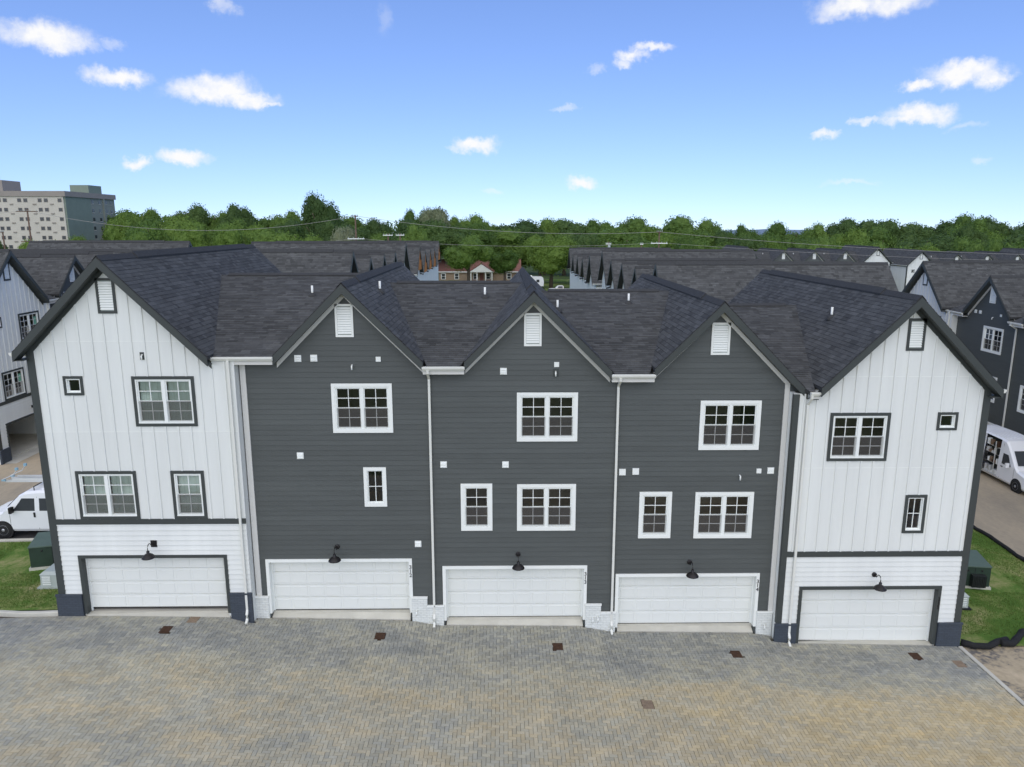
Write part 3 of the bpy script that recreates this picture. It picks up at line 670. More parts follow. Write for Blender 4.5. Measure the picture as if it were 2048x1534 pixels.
YD, YW, YB, YM = 24., 23.6, 37.4, 30.6
SEG_L1 = (23.6, 9.53, 11.68); SEG_12 = (23.6, 9.20, 11.36); SEG_23 = (23.6, 8.93, 11.02); SEG_3R = (23.35, 8.38, 10.42)
dhw = dict(n=2); dhw1 = dict(n=1)
white_w = dict(n=2, casing=.10); white_w1 = dict(n=1, casing=.10)
def spout(x, yw, ztop, yg_, zbot, kick=.14, side=0.):
    return [(x + side, yg_, ztop), (x + side, yg_, ztop - .08), (x, yw - .085, ztop - .34), (x, yw - .085, ztop - .44), (x, yw - .085, zbot + .45), (x, yw - .17, zbot + .30), (x, yw - .17, zbot + .12), (x, yw - .17 - kick, zbot + .03)]
HOUSES = [
 ('townhouse', 'white board-and-batten end townhouse at left with blinds in its windows', dict(dark=False, xl=-15.15, xr=-8.62, yf=YW, zb=.58, xa=-12.41, za=12.70, xtl=-15.36, xtr=-9.30, segR=SEG_L1,
   windows=[(-11.92, -9.93, 7.24, 8.90, dict(n=2, blind=True)), (-14.10, -13.48, 8.28, 8.91, dict(n=1, kind='sq')), (-14.09, -12.11, 4.045, 5.72, dict(n=2, blind=True)), (-10.97, -9.88, 4.045, 5.72, dict(n=1, blind=True))],
   garage=(-14.24, -9.46, .60, 2.64, .10), band=(3.86, 4.04), seams=[7.06, 10.04], bat0=.46, lap0=1.32, louver=(-12.73, -12.14, 10.92, 12.03),
   corners=[(-15.16, -14.93, 1.34, 9.95, 'darktrim')], brick=[(-15.22, -14.36, 1.30), (-9.34, -8.60, 1.32)],
   vents=[], pipes=[(-11.46, 9.55, True)], lamps=[(-11.76, 3.16, True)], spouts=[spout(-8.78, YW, 9.42, 23.5, .30), spout(-15.28, YW + .5, 9.75, 23.6, .60)], stacks=[], yback=YB, ymid=YM, origin=(-11.9, YW, .58))),
 ('townhouse', 'charcoal townhouse numbered 312 beside the white left end house', dict(dark=True, xl=-8.60, xr=-2.40, yf=YD, zb=.33, xa=-5.08, za=11.85, xtl=-7.38, xtr=-2.58, segL=SEG_L1, segR=SEG_12,
   windows=[(-5.64, -3.65, 6.89, 8.56, dhw), (-4.70, -3.94, 4.29, 5.68, dict(n=1, kind='fx'))], garage=(-8.09, -3.27, .35, 2.27), lap0=.60, louver=(-5.40, -4.82, 10.10, 11.17),
   corners=[(-8.58, -8.40, 1.03, 9.28, 'cream')], brick=[(-8.62, -8.17, .99), (-3.19, -2.66, .93), (-2.658, -2.402, .60)],
   bibs=[(-3.0, .42)], vents=[(-6.67, 9.40), (-6.15, 9.41), (-4.06, 9.37, .16, True), (-6.78, 6.10), (-2.93, 2.92)], pipes=[(-4.89, 9.13, False)], lamps=[(-5.71, 2.83)], spouts=[spout(-2.42, YD, 9.08, 23.5, -.12)],
   stacks=[(-7.23, 28.5, 11.05), (-4.51, 27.56, 11.28)], number=('312', -3.215, 2.16, 'black'), yback=YB, ymid=YM, origin=(-5.5, YD, .33))),
 ('townhouse', 'charcoal middle townhouse numbered 313 at the centre of the row', dict(dark=True, xl=-2.40, xr=3.80, yf=YD, zb=.02, xa=.99, za=11.58, xtl=-1.25, xtr=3.54, segL=SEG_12, segR=SEG_23,
   windows=[(.46, 2.48, 6.57, 8.24, dhw), (-1.44, -.37, 3.40, 5.09, dhw1), (.47, 2.47, 3.39, 5.06, dhw)], garage=(-2.00, 2.80, .03, 1.98), lap0=.30, louver=(.69, 1.26, 9.79, 10.87),
   corners=[], brick=[(-2.398, -2.09, .60), (2.88, 3.42, .62), (3.422, 3.798, .31)],
   bibs=[(3.16, .10), (3.34, .14)], vents=[(.02, 8.96), (1.76, 9.18, .16, True), (-2.00, 5.77), (.08, 5.76)], pipes=[(1.76, 8.90, True)], lamps=[(.51, 2.52)], spouts=[spout(3.80, YD, 8.81, 23.5, -.44)],
   stacks=[(-.69, 29.11, 10.93), (2.09, 28.41, 10.5)], number=('313', 2.855, 1.87, 'black'), yback=YB, ymid=YM, origin=(.7, YD, .02))),
 ('townhouse', 'charcoal townhouse numbered 314 beside the white right end house', dict(dark=True, xl=3.80, xr=9.50, yf=YD, zb=-.28, xa=7.06, za=11.25, xtl=4.92, xtr=9.94, segL=SEG_23, segR=SEG_3R,
   windows=[(6.56, 8.59, 6.25, 7.95, dhw), (4.64, 5.75, 3.09, 4.77, dhw1), (6.55, 8.55, 3.08, 4.75, dhw)], garage=(4.02, 8.84, -.27, 1.65), lap0=.0, louver=(6.80, 7.41, 9.49, 10.55),
   corners=[(9.33, 9.49, .34, 8.62, 'cream')], brick=[(3.802, 3.93, .31), (8.94, 9.47, .29)],
   bibs=[(9.22, -.20)], vents=[(4.03, 5.48, .22, True), (4.48, 5.50, .22, True), (8.66, 5.50, .16, True), (9.06, 5.51)], pipes=[(8.05, 5.30, False)], lamps=[(6.47, 2.19)], spouts=[],
   stacks=[(4.96, 29.34, 10.66)], number=('314', 8.895, 1.55, 'black'), yback=YB, ymid=YM, origin=(6.6, YD, -.28))),
 ('townhouse', 'white board-and-batten end townhouse at right with bare dark windows', dict(dark=False, xl=9.50, xr=15.95, yf=YW, zb=-.78, xa=13.13, za=11.45, xtl=10.22, xtr=16.10, segL=SEG_3R,
   windows=[(10.75, 12.74, 5.97, 7.62, dict(n=2)), (14.30, 14.97, 7.02, 7.63, dict(n=1, kind='sq')), (13.54, 14.27, 3.40, 4.77, dict(n=1, kind='fx'))], garage=(10.32, 15.05, -.78, 1.33), band=(2.55, 2.74), seams=[5.73, 8.83], bat0=.36, lap0=.05, louver=(13.0, 13.57, 9.68, 10.73),
   corners=[(9.49, 9.68, .06, 8.25, 'darktrim'), (15.74, 15.96, .06, 8.66, 'darktrim')], brick=[(9.45, 10.20, .03), (15.17, 16.0, .03)],
   vents=[], pipes=[], lamps=[(12.76, 1.88)], spouts=[spout(9.95, YW, 8.27, 23.25, -.72), spout(16.08, YW + .5, 8.55, 23.6, -.80)],
   stacks=[(12.04, 27.05, 10.36)], number=('315', 15.105, 1.05, 'black'), yback=YB, ymid=YM, origin=(12.7, YW, -.78))),
]
for i, (nm, lb, P) in enumerate(HOUSES):
    if i: q = HOUSES[i - 1][2]; P['nb'] = (q['xa'], q['za'], q['xtr'])
    house(nm, lb, P, seed=i + 3)['group'] = 'townhouses of the front row'

# ------------------------------------------------------------------ the other rows: the same five houses, level, copied
def lodP(kind):
    z0 = 0.; seg = (-.4, 8.86, 11.02)
    base = dict(yf=0., zb=0., yback=13.4, ymid=6.6, origin=(0, 0, 0), stacks=[], vents=[], pipes=[], lamps=[])
    if kind == 'L':
        base.update(dark=False, xl=-15.15, xr=-8.62, yf=-.4, xa=-12.41, za=12.12, xtl=-15.36, xtr=-9.3, segR=seg, windows=[(-11.92, -9.93, 6.66, 8.32, dict(n=2, sticker=True)), (-14.10, -13.48, 7.70, 8.33, dict(n=1, kind='sq')), (-14.09, -12.11, 3.465, 5.14, dict(n=2, sticker=True)), (-10.97, -9.88, 3.465, 5.14, dict(n=1))],
            garage=(-14.24, -9.46, .02, 2.06), band=(3.28, 3.46), seams=[6.48, 9.46], bat0=.46, lap0=.74, louver=(-12.73, -12.14, 10.34, 11.45), corners=[(-15.16, -14.93, .76, 9.37, 'darktrim')], brick=[(-15.22, -14.36, .72), (-9.34, -8.60, .74)], lamps=[(-11.76, 2.58)], spouts=[spout(-8.9, -.4, 8.8, -.5, 0)])
    elif kind == 'R':
        base.update(dark=False, xl=9.50, xr=15.95, yf=-.4, xa=13.13, za=12.12, xtl=10.1, xtr=16.10, segL=seg, windows=[(10.75, 12.74, 6.66, 8.32, dict(n=2)), (14.30, 14.97, 7.70, 8.33, dict(n=1, kind='sq')), (13.54, 14.27, 4.1, 5.5, dict(n=1, kind='fx'))],
            garage=(10.32, 15.05, .02, 2.06), band=(3.28, 3.46), seams=[6.48, 9.46], bat0=.36, lap0=.74, louver=(13.0, 13.57, 10.4, 11.45), corners=[(9.49, 9.68, .76, 8.7, 'darktrim'), (15.74, 15.96, .76, 9.2, 'darktrim')], brick=[(9.45, 10.2, .72), (15.17, 16., .72)], lamps=[(12.76, 2.6)], spouts=[spout(9.9, -.4, 8.75, -.5, 0)])
    else:
        x = {'D1': -2.40, 'D2': 3.80, 'D3': 9.50}[kind] ; xl = {'D1': -8.60, 'D2': -2.4, 'D3': 3.8}[kind]; c = {'D1': -5.08, 'D2': .99, 'D3': 7.06}[kind]
        base.update(dark=True, xl=xl, xr=x, xa=c, za=11.52, xtl=c - 2.4, xtr=c + 2.4, segL=seg, segR=seg, windows=[(c - .55, c + 1.45, 6.55, 8.22, dict(n=2)), (c - 2.4, c - 1.35, 3.4, 5.07, dict(n=1)), (c - .55, c + 1.45, 3.4, 5.07, dict(n=2))], garage=(xl + .42, xl + 5.2, .02, 1.95), lap0=.3, louver=(c - .29, c + .29, 9.75, 10.83), corners=[], brick=[(xl + .02, xl + .3, .6), (x - .4, x - .02, .6)], vents=[(c - 1.6, 9.05), (c - 1.1, 9.05), (c + 1., 9.05, .16, True)], pipes=[(c + .3, 8.8, False)], lamps=[(c - .5, 2.5)], spouts=[spout(x, 0., 8.75, -.5, 0)], stacks=[(xl + 1.0, 4.6, 10.43)])
    return base
LP = [lodP(k) for k in ('L', 'D1', 'D2', 'D3', 'R')]
for a, b in zip(LP, LP[1:]): b['nb'] = (a['xa'], a['za'], a['xtr'])
PROTO = {k: house('townhouse', 'proto', LP[i], lod=True, seed=20 + i) for i, k in enumerate(('L', 'D1', 'D2', 'D3', 'R'))}
CM = child_map()
ORD = ['first', 'second', 'third', 'fourth', 'fifth']
def row(where, X, Y, rz, zb, near_first, kinds=('L', 'D1', 'D2', 'D3', 'R'), osb=False, skip=()):
    """front wall plane origin (X, Y): local x = 0 of the row design; near_first: the design order runs away from the camera"""
    out = {}
    for i, k in enumerate(kinds):
        if k in skip: continue
        p = PROTO[k]
        h = copy_tree(p, CM)
        h.location = (X, Y, zb); h.rotation_euler = (0, 0, rz)
        j = i if near_first else len(kinds) - 1 - i
        col = 'white end townhouse' if k in 'LR' else 'charcoal townhouse'
        tag(h, f'{col}, {ORD[j]} {where}', 'house', 'townhouses of the rows behind')
        out[k] = h
        if osb:
            c, s = (math.cos(rz), math.sin(rz)); P = lodP(k)
            m = MB(); zaw = P['za'] - .34; xa = P['xa']; yb = P['yback']
            m.pxz([(xa - 2.2, zaw - 2.2), (xa + 2.2, zaw - 2.2), (xa, zaw)], yb + .01, yb + .05).build('gable_sheathing', M['osb'], h)
            for xx in (-1.1, 0, 1.1): MB().box(xa + xx - .08, xa + xx + .08, yb + .05, yb + .42, zaw - 2.3 + .0, zaw - abs(xx) - .15).build('gable_stud', M['osb'], h)
    return out
PI = math.pi
# local +y of the design runs from the garage wall into the house
left_row = row('from us in the row left of the ladder van', -29.5, 56.85, PI / 2, .15, True)                     # faces +X
row('from us in the row beyond the open van', 32.0, 43.2, -PI / 2, -1.05, False)                    # faces -X
row('from us in the nearer row left of the lawn', -23.0, 59.8, -PI / 2, .05, False)
row('from us in the farther row left of the lawn', -23.0, 97.4, -PI / 2, -.60, False, osb=True)
row('from us in the nearer row right of the lawn', 23.4, 59.5, PI / 2, -.75, True)
row('from us in the farther row right of the lawn', 23.4, 95.6, PI / 2, -1.55, True)
row('from left in the far row facing us at right', 60.0, 147, 0, -2.4, True)
row('from left in the farthest row at the right edge', 95.4, 149, 0, -3.1, True)
def kill(o):
    for c in CM.get(o.name, ()): kill(c)
    bpy.data.objects.remove(o)
for p in PROTO.values(): kill(p)
# the near end house of the left row stands with its garage open
cmx = child_map()
for g in cmx[left_row['L'].name]:
    if g.name.startswith('garage_door'):
        for c in cmx.get(g.name, ()):
            if c.name.startswith(('door_section', 'bottom_seal')): bpy.data.objects.remove(c)

# ------------------------------------------------------------------ ground, pavers, roads, lawns
def sheet(name, poly_or_rect, mat, dz, step=1.5, kind='structure', label=None):
    x0, x1, y0, y1 = poly_or_rect
    nx = max(1, int((x1 - x0) / step)); ny = max(1, int((y1 - y0) / step)); m = MB()
    vs = [(x0 + (x1 - x0) * i / nx, y0 + (y1 - y0) * j / ny) for j in range(ny + 1) for i in range(nx + 1)]
    m.add([(x, y, gz(x, y) + dz) for x, y in vs], [(j * (nx + 1) + i, j * (nx + 1) + i + 1, (j + 1) * (nx + 1) + i + 1, (j + 1) * (nx + 1) + i) for j in range(ny) for i in range(nx)])
    return m.build(name, mat, kind=kind)
def big_ground():
    xs = [-1500, -700, -400, -250, -160, -110, -80] + [-60 + 3 * i for i in range(41)] + [70, 90, 120, 170, 250, 400, 700, 1500]
    ys = [-600, -250, -100, -50, -20, 0, 8] + [12 + 3 * i for i in range(40)] + [140, 160, 180, 200, 230, 260, 320, 420, 600, 1000, 2000]
    m = MB(); nx, ny = len(xs), len(ys)
    m.add([(x, y, gz(x, y) - .09 - (.35 if -26 < x < 31 and 8 < y < 60 else 0)) for y in ys for x in xs], [(j * nx + i, j * nx + i + 1, (j + 1) * nx + i + 1, (j + 1) * nx + i) for j in range(ny - 1) for i in range(nx - 1)])
    m.build('ground', M['field'], kind='structure')
big_ground()
PX0, PX1, PY0, PY1 = -24., 15.95, 9., 23.95
drive = sheet('paver_driveway', (PX0 - .1, PX1, PY0 - .1, 24.6), M['joint'], -.045, .5)
sheet('alley', (-29.4, -20.9, 30.2, 80), M['dusty'], -.05, 2.)
sheet('alley', (-22.9, -15.3, 37.8, 46), M['dusty'], -.044, 2.)
sheet('alley', (23.35, 32, 24.02, 62), M['dusty'], -.05, 2.)
sheet('yard', (16.12, 60, 2, 24.0), M['dirt'], -.055, 1.5)
sheet('side_street', (-22.9, -15.0, 30.25, 37.7), M['asphalt'], -.046, 1.5)
sheet('street', (-160, 160, 124, 131), M['asphalt'], -.05, 4.)
sheet('gravel_drive', (7, 17, 168, 186), M['dusty'], -.05, 3.)
lawn_l = sheet('lawn', (-24., -15.2, 23.95, 29.95), M['lawn'], -.0, .6)
lawn_r = sheet('lawn', (15.9, 23.3, 23.6, 40), M['lawn'], -.0, .6)
sheet('lawn', (-9, 10, 40, 122), M['lawn'], -.03, 3.)
sheet('lawn', (-60, 60, 132, 240), M['lawn'], -.06, 5.)

DRAINS = [(-11.23, 22.70, 'rust', 'rusty drain cover in the pavers before the left white garage door'), (-4.16, 22.85, 'rust', 'rusty drain cover in the pavers before the leftmost charcoal garage'), (1.82, 22.60, 'rust', 'rusty drain cover in the pavers before the middle charcoal garage'),
          (7.83, 22.54, 'rust', 'rusty drain cover in the pavers before the rightmost charcoal garage'), (14.09, 22.83, 'rust', 'rusty drain cover in the pavers before the right white garage door'), (4.27, 19.62, 'rusttan', 'brown cover out in the middle of the drive'),
          (-10.58, 23.35, 'rusttan', 'tan paver lid beside the left garage, right of its rusty cover'), (15.35, 22.40, 'rusttan', 'tan paver lid by the right kerb edge')]
def pavers():
    rnd = random.Random(5); a = .117; gap = .0042; h = .05
    i0, i1 = int((PX0) / a), int(PX1 / a); j0, j1 = int(PY0 / a), int(PY1 / a)
    cand = []
    for j in range(j0, j1):
        for i in range(i0, i1):
            k = (i - j) % 4
            if k == 0: r = (i * a, (i + 2) * a, j * a, (j + 1) * a)
            elif k == 3: r = (i * a, (i + 1) * a, j * a, (j + 2) * a)
            else: continue
            cx, cy = (r[0] + r[1]) / 2, (r[2] + r[3]) / 2
            ym_ = 23.93 if -8.55 < cx < 9.4 else 23.44 if cx < -15.3 else 23.53
            r = (r[0], min(r[1], PX1 - .004), r[2], min(r[3], ym_))
            if r[1] - r[0] < .03 or r[3] - r[2] < .03: continue
            if any(abs(cx - d[0]) < .14 and abs(cy - d[1]) < .18 for d in DRAINS): continue
            cand.append((r, cx, cy))
    def verts(r):
        x0, x1, y0, y1 = r[0] + gap, r[1] - gap, r[2] + gap, r[3] - gap; b = .004
        dz = rnd.uniform(-.0025, .0025); z = lambda x, y: gz(x, y) + dz
        return [(x0, y0, z(x0, y0) - h), (x1, y0, z(x1, y0) - h), (x1, y1, z(x1, y1) - h), (x0, y1, z(x0, y1) - h),
                (x0, y0, z(x0, y0) - b), (x1, y0, z(x1, y0) - b), (x1, y1, z(x1, y1) - b), (x0, y1, z(x0, y1) - b),
                (x0 + b, y0 + b, z(x0, y0)), (x1 - b, y0 + b, z(x1, y0)), (x1 - b, y1 - b, z(x1, y1)), (x0 + b, y1 - b, z(x0, y1))]
    F = [(i, (i + 1) % 4, 4 + (i + 1) % 4, 4 + i) for i in range(4)] + [(4 + i, 4 + (i + 1) % 4, 8 + (i + 1) % 4, 8 + i) for i in range(4)] + [(8, 9, 10, 11)]
    # the nearest ones in view, each its own piece
    view = [c for c in cand if c[2] > 16.86 and abs(c[1]) < 12.4]
    view.sort(key=lambda c: c[2] + abs(c[1]) * .001)
    single = set(id(c) for c in view[:300])
    m = MB()
    for c in cand:
        t = rnd.random()
        if id(c) in single:
            p = MB(); p.add(verts(c[0]), F, t)
            me = bpy.data.meshes.new('paver'); me.from_pydata(p.v, [], p.f); at = me.attributes.new('tone', 'FLOAT', 'FACE'); at.data.foreach_set('value', p.t); me.materials.append(M['paver'])
            o = bpy.data.objects.new('paver', me); COL.objects.link(o); o.parent = drive
        else: m.add(verts(c[0]), F, t)
    m.build('pavers', M['paver'], drive, kind='stuff')
pavers()
for x, y, mt, lb in DRAINS:
    m = MB(); a = .165; bm_ = .2
    vs = [(x - a, y - bm_), (x + a, y - bm_), (x + a, y + bm_), (x - a, y + bm_)]
    if mt == 'rust':
        fr = thing('drain_cover', lb, 'drain', (x, y, gz(x, y)), group='drain covers in the driveway'); MB.OFF = Vector((x, y, gz(x, y)))
        z = gz(x, y); sl = gz(x + .5, y) - gz(x - .5, y)
        MB().prism([(p, q, gz(p, q) - .05) for p, q in vs], (0, 0, .056)).build('plate', M['rust'], fr)
        e = .02
        MB().prism([(x - a, y - bm_, gz(x - a, y) + .006), (x + a, y - bm_, gz(x + a, y) + .0065), (x + a, y - bm_ + e, gz(x + a, y) + .0065), (x - a, y - bm_ + e, gz(x - a, y) + .0065)], (0, 0, .008)).prism([(x - a, y + bm_ - e, gz(x - a, y) + .0065), (x + a, y + bm_ - e, gz(x + a, y) + .0065), (x + a, y + bm_, gz(x + a, y) + .0065), (x - a, y + bm_, gz(x - a, y) + .0065)], (0, 0, .008)).build('rim', M['rust'], fr)
        for i in range(5):
            xx = x - .11 + i * .055; MB().prism([(xx - .01, y - .15, gz(xx, y) + .0065), (xx + .01, y - .15, gz(xx, y) + .0065), (xx + .01, y + .15, gz(xx, y) + .0065), (xx - .01, y + .15, gz(xx, y) + .0062)], (0, 0, .006)).build('rib', M['rust'], fr)
    else:
        fr = thing('access_lid', lb, 'lid', (x, y, gz(x, y)), group='access lids in the driveway'); MB.OFF = Vector((x, y, gz(x, y)))
        for i in range(3):
            q0 = y - bm_ + i * .135; MB().prism([(x - a, q0, gz(x - a, y) - .04), (x + a, q0, gz(x + a, y) - .04), (x + a, q0 + .128, gz(x + a, y) - .04), (x - a, q0 + .128, gz(x - a, y) - .04)], (0, 0, .045)).build('lid_board', M[mt], fr)
    MB.OFF = Vector((0, 0, 0))
# concrete thresholds before the garage doors
for x0, x1, yf, z in ((-14.3, -9.4, 23.6, .58), (-8.09, -3.27, 24., .335), (-2.0, 2.8, 24., .02), (4.02, 8.84, 24., -.28), (10.32, 15.05, 23.6, -.79)):
    m = MB(); za, zc = gz(x0, 23.4) + .02, gz(x1, 23.4) + .02
    m.add([(x0, yf - .06, z - .4), (x1, yf - .06, z - .4), (x1, yf + .3, z - .4), (x0, yf + .3, z - .4), (x0, yf - .06, za), (x1, yf - .06, zc), (x1, yf + .3, z + .004), (x0, yf + .3, z + .004)], [(0, 3, 2, 1), (4, 5, 6, 7), (0, 1, 5, 4), (1, 2, 6, 5), (2, 3, 7, 6), (3, 0, 4, 7)])
    m.build('threshold_slab', M['concrete'], kind='structure')
def kerb(pts, w, h, name='kerb'):
    m = MB(); n = len(pts); P = [Vector((*p, 0)) for p in pts]; L_, R_ = [], []
    for i, p in enumerate(P):
        d = (P[min(i + 1, n - 1)] - P[max(i - 1, 0)]).normalized(); q = Vector((-d.y, d.x, 0)) * w / 2; L_.append(p + q); R_.append(p - q)
    vs = []
    for a, b in zip(L_, R_):
        c = (a - b).normalized() * .025; za, zb_ = gz(a.x, a.y), gz(b.x, b.y)
        vs += [(a.x, a.y, za - .12), (a.x, a.y, za + h - .02), (a.x - c.x, a.y - c.y, za + h), (b.x + c.x, b.y + c.y, zb_ + h), (b.x, b.y, zb_ + h - .02), (b.x, b.y, zb_ - .12)]
    fs = [(i * 6 + k, i * 6 + k + 1, i * 6 + 7 + k, i * 6 + 6 + k) for i in range(n - 1) for k in range(5)] + [(0, 1, 2, 3, 4, 5), tuple((n - 1) * 6 + k for k in range(6))]
    m.add(vs, fs); return m.build(name, M['concrete'], kind='structure')
kerb([(-24, 23.9), (-20, 23.85), (-18, 23.8), (-17.3, 23.72), (-16.6, 23.62), (-15.9, 23.60), (-15.26, 23.62)], .17, .12)
kerb([(16.04, 23.5), (16.06, 20), (16.08, 9)], .16, .012, 'edge_strip')
kerb([(-24, 30.08), (-15.3, 30.08)], .16, .10)
# garage aprons of the alleys
sheet('apron', (-29.45, -28.3, 41.8, 74), M['concrete'], -.03, 2.)

def grass(parent, rects, n, avoid, seed):
    rnd = random.Random(seed); m = MB()
    for x0, x1, y0, y1, k in rects:
        for _ in range(int(n * k)):
            x, y = rnd.uniform(x0, x1), rnd.uniform(y0, y1)
            if any(a < x < b and c < y < d for a, b, c, d in avoid): continue
            den = noise.noise(Vector((x * .6, y * .6, 3)))
            if den < rnd.uniform(-.9, .1): continue
            z = gz(x, y); a = rnd.uniform(0, 6.28); h = rnd.uniform(.03, .075); w = .012; lx, ly = rnd.uniform(-.04, .04), rnd.uniform(-.04, .04)
            m.add([(x - w * math.cos(a), y - w * math.sin(a), z - .005), (x + w * math.cos(a), y + w * math.sin(a), z - .005), (x + lx, y + ly, z + h)], [(0, 1, 2)], min(1, max(0, .5 + den * .8 + rnd.uniform(-.3, .3))))
    m.build('grass', M['grass'], parent, kind='stuff')
grass(lawn_l, [(-22, -15.3, 24.1, 29.9, 1)], 26000, [(-20.3, -17, 26.9, 29.3), (-17.3, -15.9, 25.6, 26.6)], 1)
grass(lawn_r, [(16.1, 23.2, 24.3, 36, 1)], 40000, [(18.7, 21.3, 27.6, 30), (17, 18.3, 26.1, 27.2)], 2)

# ------------------------------------------------------------------ black filter socks
def sock(label, pts, r, seed):
    rnd = random.Random(seed); P = []
    for (a, b) in zip(pts, pts[1:]):
        L_ = math.hypot(b[0] - a[0], b[1] - a[1]); n = max(2, int(L_ / .16))
        for k in range(n): P.append((a[0] + (b[0] - a[0]) * k / n, a[1] + (b[1] - a[1]) * k / n))
    P.append(pts[-1]); Q = []; rr = []
    for i, (x, y) in enumerate(P):
        q = noise.noise(Vector((x * 1.3, y * 1.3, seed))); r_ = r * (1 + .16 * noise.noise(Vector((x * 3, y * 3, seed + 5)))); x += q * .07; y += q * .06
        Q.append((x, y, gz(x, y) + r_ * .72)); rr.append(r_)
    o = MB().tube(Q, rr, 12).build('filter_sock', M['sock'], smooth=True); tag(o, label, 'filter sock', 'black filter socks round the right lawn')
sock('fat black filter sock curling along the front edge of the right lawn', [(16.15, 23.65), (16.5, 23.45), (17.0, 23.42), (17.5, 23.72), (17.9, 23.85)], .112, 3)
sock('second black filter sock overlapping the first, running out of view right of the lawn', [(17.55, 23.62), (17.95, 23.60), (18.35, 23.95), (18.8, 24.35), (19.6, 24.65), (21, 25.2), (23, 26)], .118, 4)
sock('long thin black filter sock between the right lawn and the sandy alley', [(23.3, 26), (23.2, 30.4), (23.3, 32), (23.35, 33.1), (23.3, 34.5), (23.4, 37), (23.3, 40)], .09, 5)

# ------------------------------------------------------------------ utility boxes
def transformer(label, loc, rz, sx, sy, h, grille_x):
    T = thing('transformer_box', label, 'transformer', loc, rz, 'green transformer boxes')
    MB().box(-sx / 2 - .06, sx / 2 + .06, -sy / 2 - .06, sy / 2 + .06, -.15, .10).build('pad', M['concrete'], T)
    z0 = .10
    MB().prism([(-sx / 2, -sy / 2, z0), (-sx / 2, sy / 2, z0), (-sx / 2, sy / 2, z0 + h), (-sx / 2, -sy / 2, z0 + h * .88)], (sx, 0, 0)).build('cabinet', M['tgreen'], T)
    l = MB().prism([(-sx / 2 - .02, -sy / 2 - .03, z0 + h * .88 + .004), (-sx / 2 - .02, sy / 2 + .02, z0 + h + .006), (-sx / 2 - .02, sy / 2 + .02, z0 + h + .05), (-sx / 2 - .02, -sy / 2 - .03, z0 + h * .88 + .045)], (sx + .04, 0, 0)).build('lid', M['tgreentop'], T)
    for sgn in (-.22, .22): MB().lathe((sgn * sx, -sy / 2, z0 + h * .72), [(.03, .01), (.035, -.03), (.02, -.04)], 10, 'y').build('lock', M['black'], T)
    g = MB().box(grille_x - .26, grille_x + .26, -sy / 2 - .22, -sy / 2 - .002, z0 + .04, z0 + h * .58).build('radiator', M['grille'], T)
    for k in range(9): MB().box(grille_x - .26 + k * .0625, grille_x - .245 + k * .0625, -sy / 2 - .25, -sy / 2 - .221, z0 + .05, z0 + h * .57).build('fin', M['grille'], g)
    MB().box(-.006, .006, -sy / 2 - .012, -sy / 2 - .001, z0 + .05, z0 + h * .85).build('door_seam', M['grille'], T)
    return T
transformer('green transformer box with a dark grille on the lawn left of the white end house', (-17.75, 27.9, gz(-18.15, 28)), R(14), 1.6, 1.2, .92, .36)
transformer('green transformer box with a dark grille on the lawn right of the white end house', (19.35, 28.6, gz(19.65, 28.7)), R(-8), 1.2, 1.35, .95, .1)
def utility(label, loc, rz, pad):
    U = thing('utility_box', label, 'utility box', loc, rz, 'grey utility boxes'); s = .42
    MB().box(-.62, .62, -.50, .50, -.1, .05).build('pad', M[pad], U)
    MB().prism([(-.52, -s, .05), (.52, -s, .05), (.50, -s, .52), (-.50, -s, .52)], (0, 2 * s, 0)).build('housing', M['utility'], U)
    MB().add([(-.53, -s - .02, .52), (.53, -s - .02, .52), (.53, s + .02, .52), (-.53, s + .02, .52), (-.42, -s + .08, .62), (.42, -s + .08, .62), (.42, s - .08, .62), (-.42, s - .08, .62)], [(0, 3, 2, 1), (4, 5, 6, 7), (0, 1, 5, 4), (1, 2, 6, 5), (2, 3, 7, 6), (3, 0, 4, 7)]).build('lid', M['utility'], U)
    for cx in (-.28, .28):
        for k in range(5): MB().prism([(cx - .15, -s - .001, .12 + k * .075), (cx + .15, -s - .001, .12 + k * .075), (cx + .15, -s - .03, .13 + k * .075), (cx - .15, -s - .03, .13 + k * .075)], (0, 0, .035)).build('louver', M['vinyl'], U)
utility('grey-green louvred utility box on the lawn at the left house corner', (-16.55, 26.0, gz(-16.5, 26)), R(0), 'utility')
utility('grey-green louvred utility box on a black pad at the right house corner', (17.45, 26.6, gz(17.45, 26.6)), R(-4), 'rubber')

# ------------------------------------------------------------------ vehicles
def loft(stations, opening=None, width=1.0, kt=.84):
    """stations: (x, z_bottom, z_belt, z_top, half_width); ring of 12 points; opening = (i0, i1) leaves the -y side open between those stations"""
    vs, fs = [], []; n = 12
    for x, zb, zl, zt, w in stations:
        zl = min(zl, zt - .07); k = kt if zt - zl > .3 else .95
        half = [(.0, zb), (w * .93, zb), (w, zb + .12), (w, zl), (w * (k + .06), zt - .10), (w * (k - .06), zt - .012), (0, zt)]
        ring = [(x, y, z) for y, z in half] + [(x, -y, z) for y, z in half[1:-1]][::-1]
        vs += ring
    for i in range(len(stations) - 1):
        for k in range(n):
            if opening and opening[0] <= i < opening[1] and k in (8, 9): continue
            fs.append((i * n + k, i * n + (k + 1) % n, (i + 1) * n + (k + 1) % n, (i + 1) * n + k))
    fs += [tuple(range(n)), tuple(range((len(stations) - 1) * n, len(stations) * n))[::-1]]
    return MB().add(vs, fs)
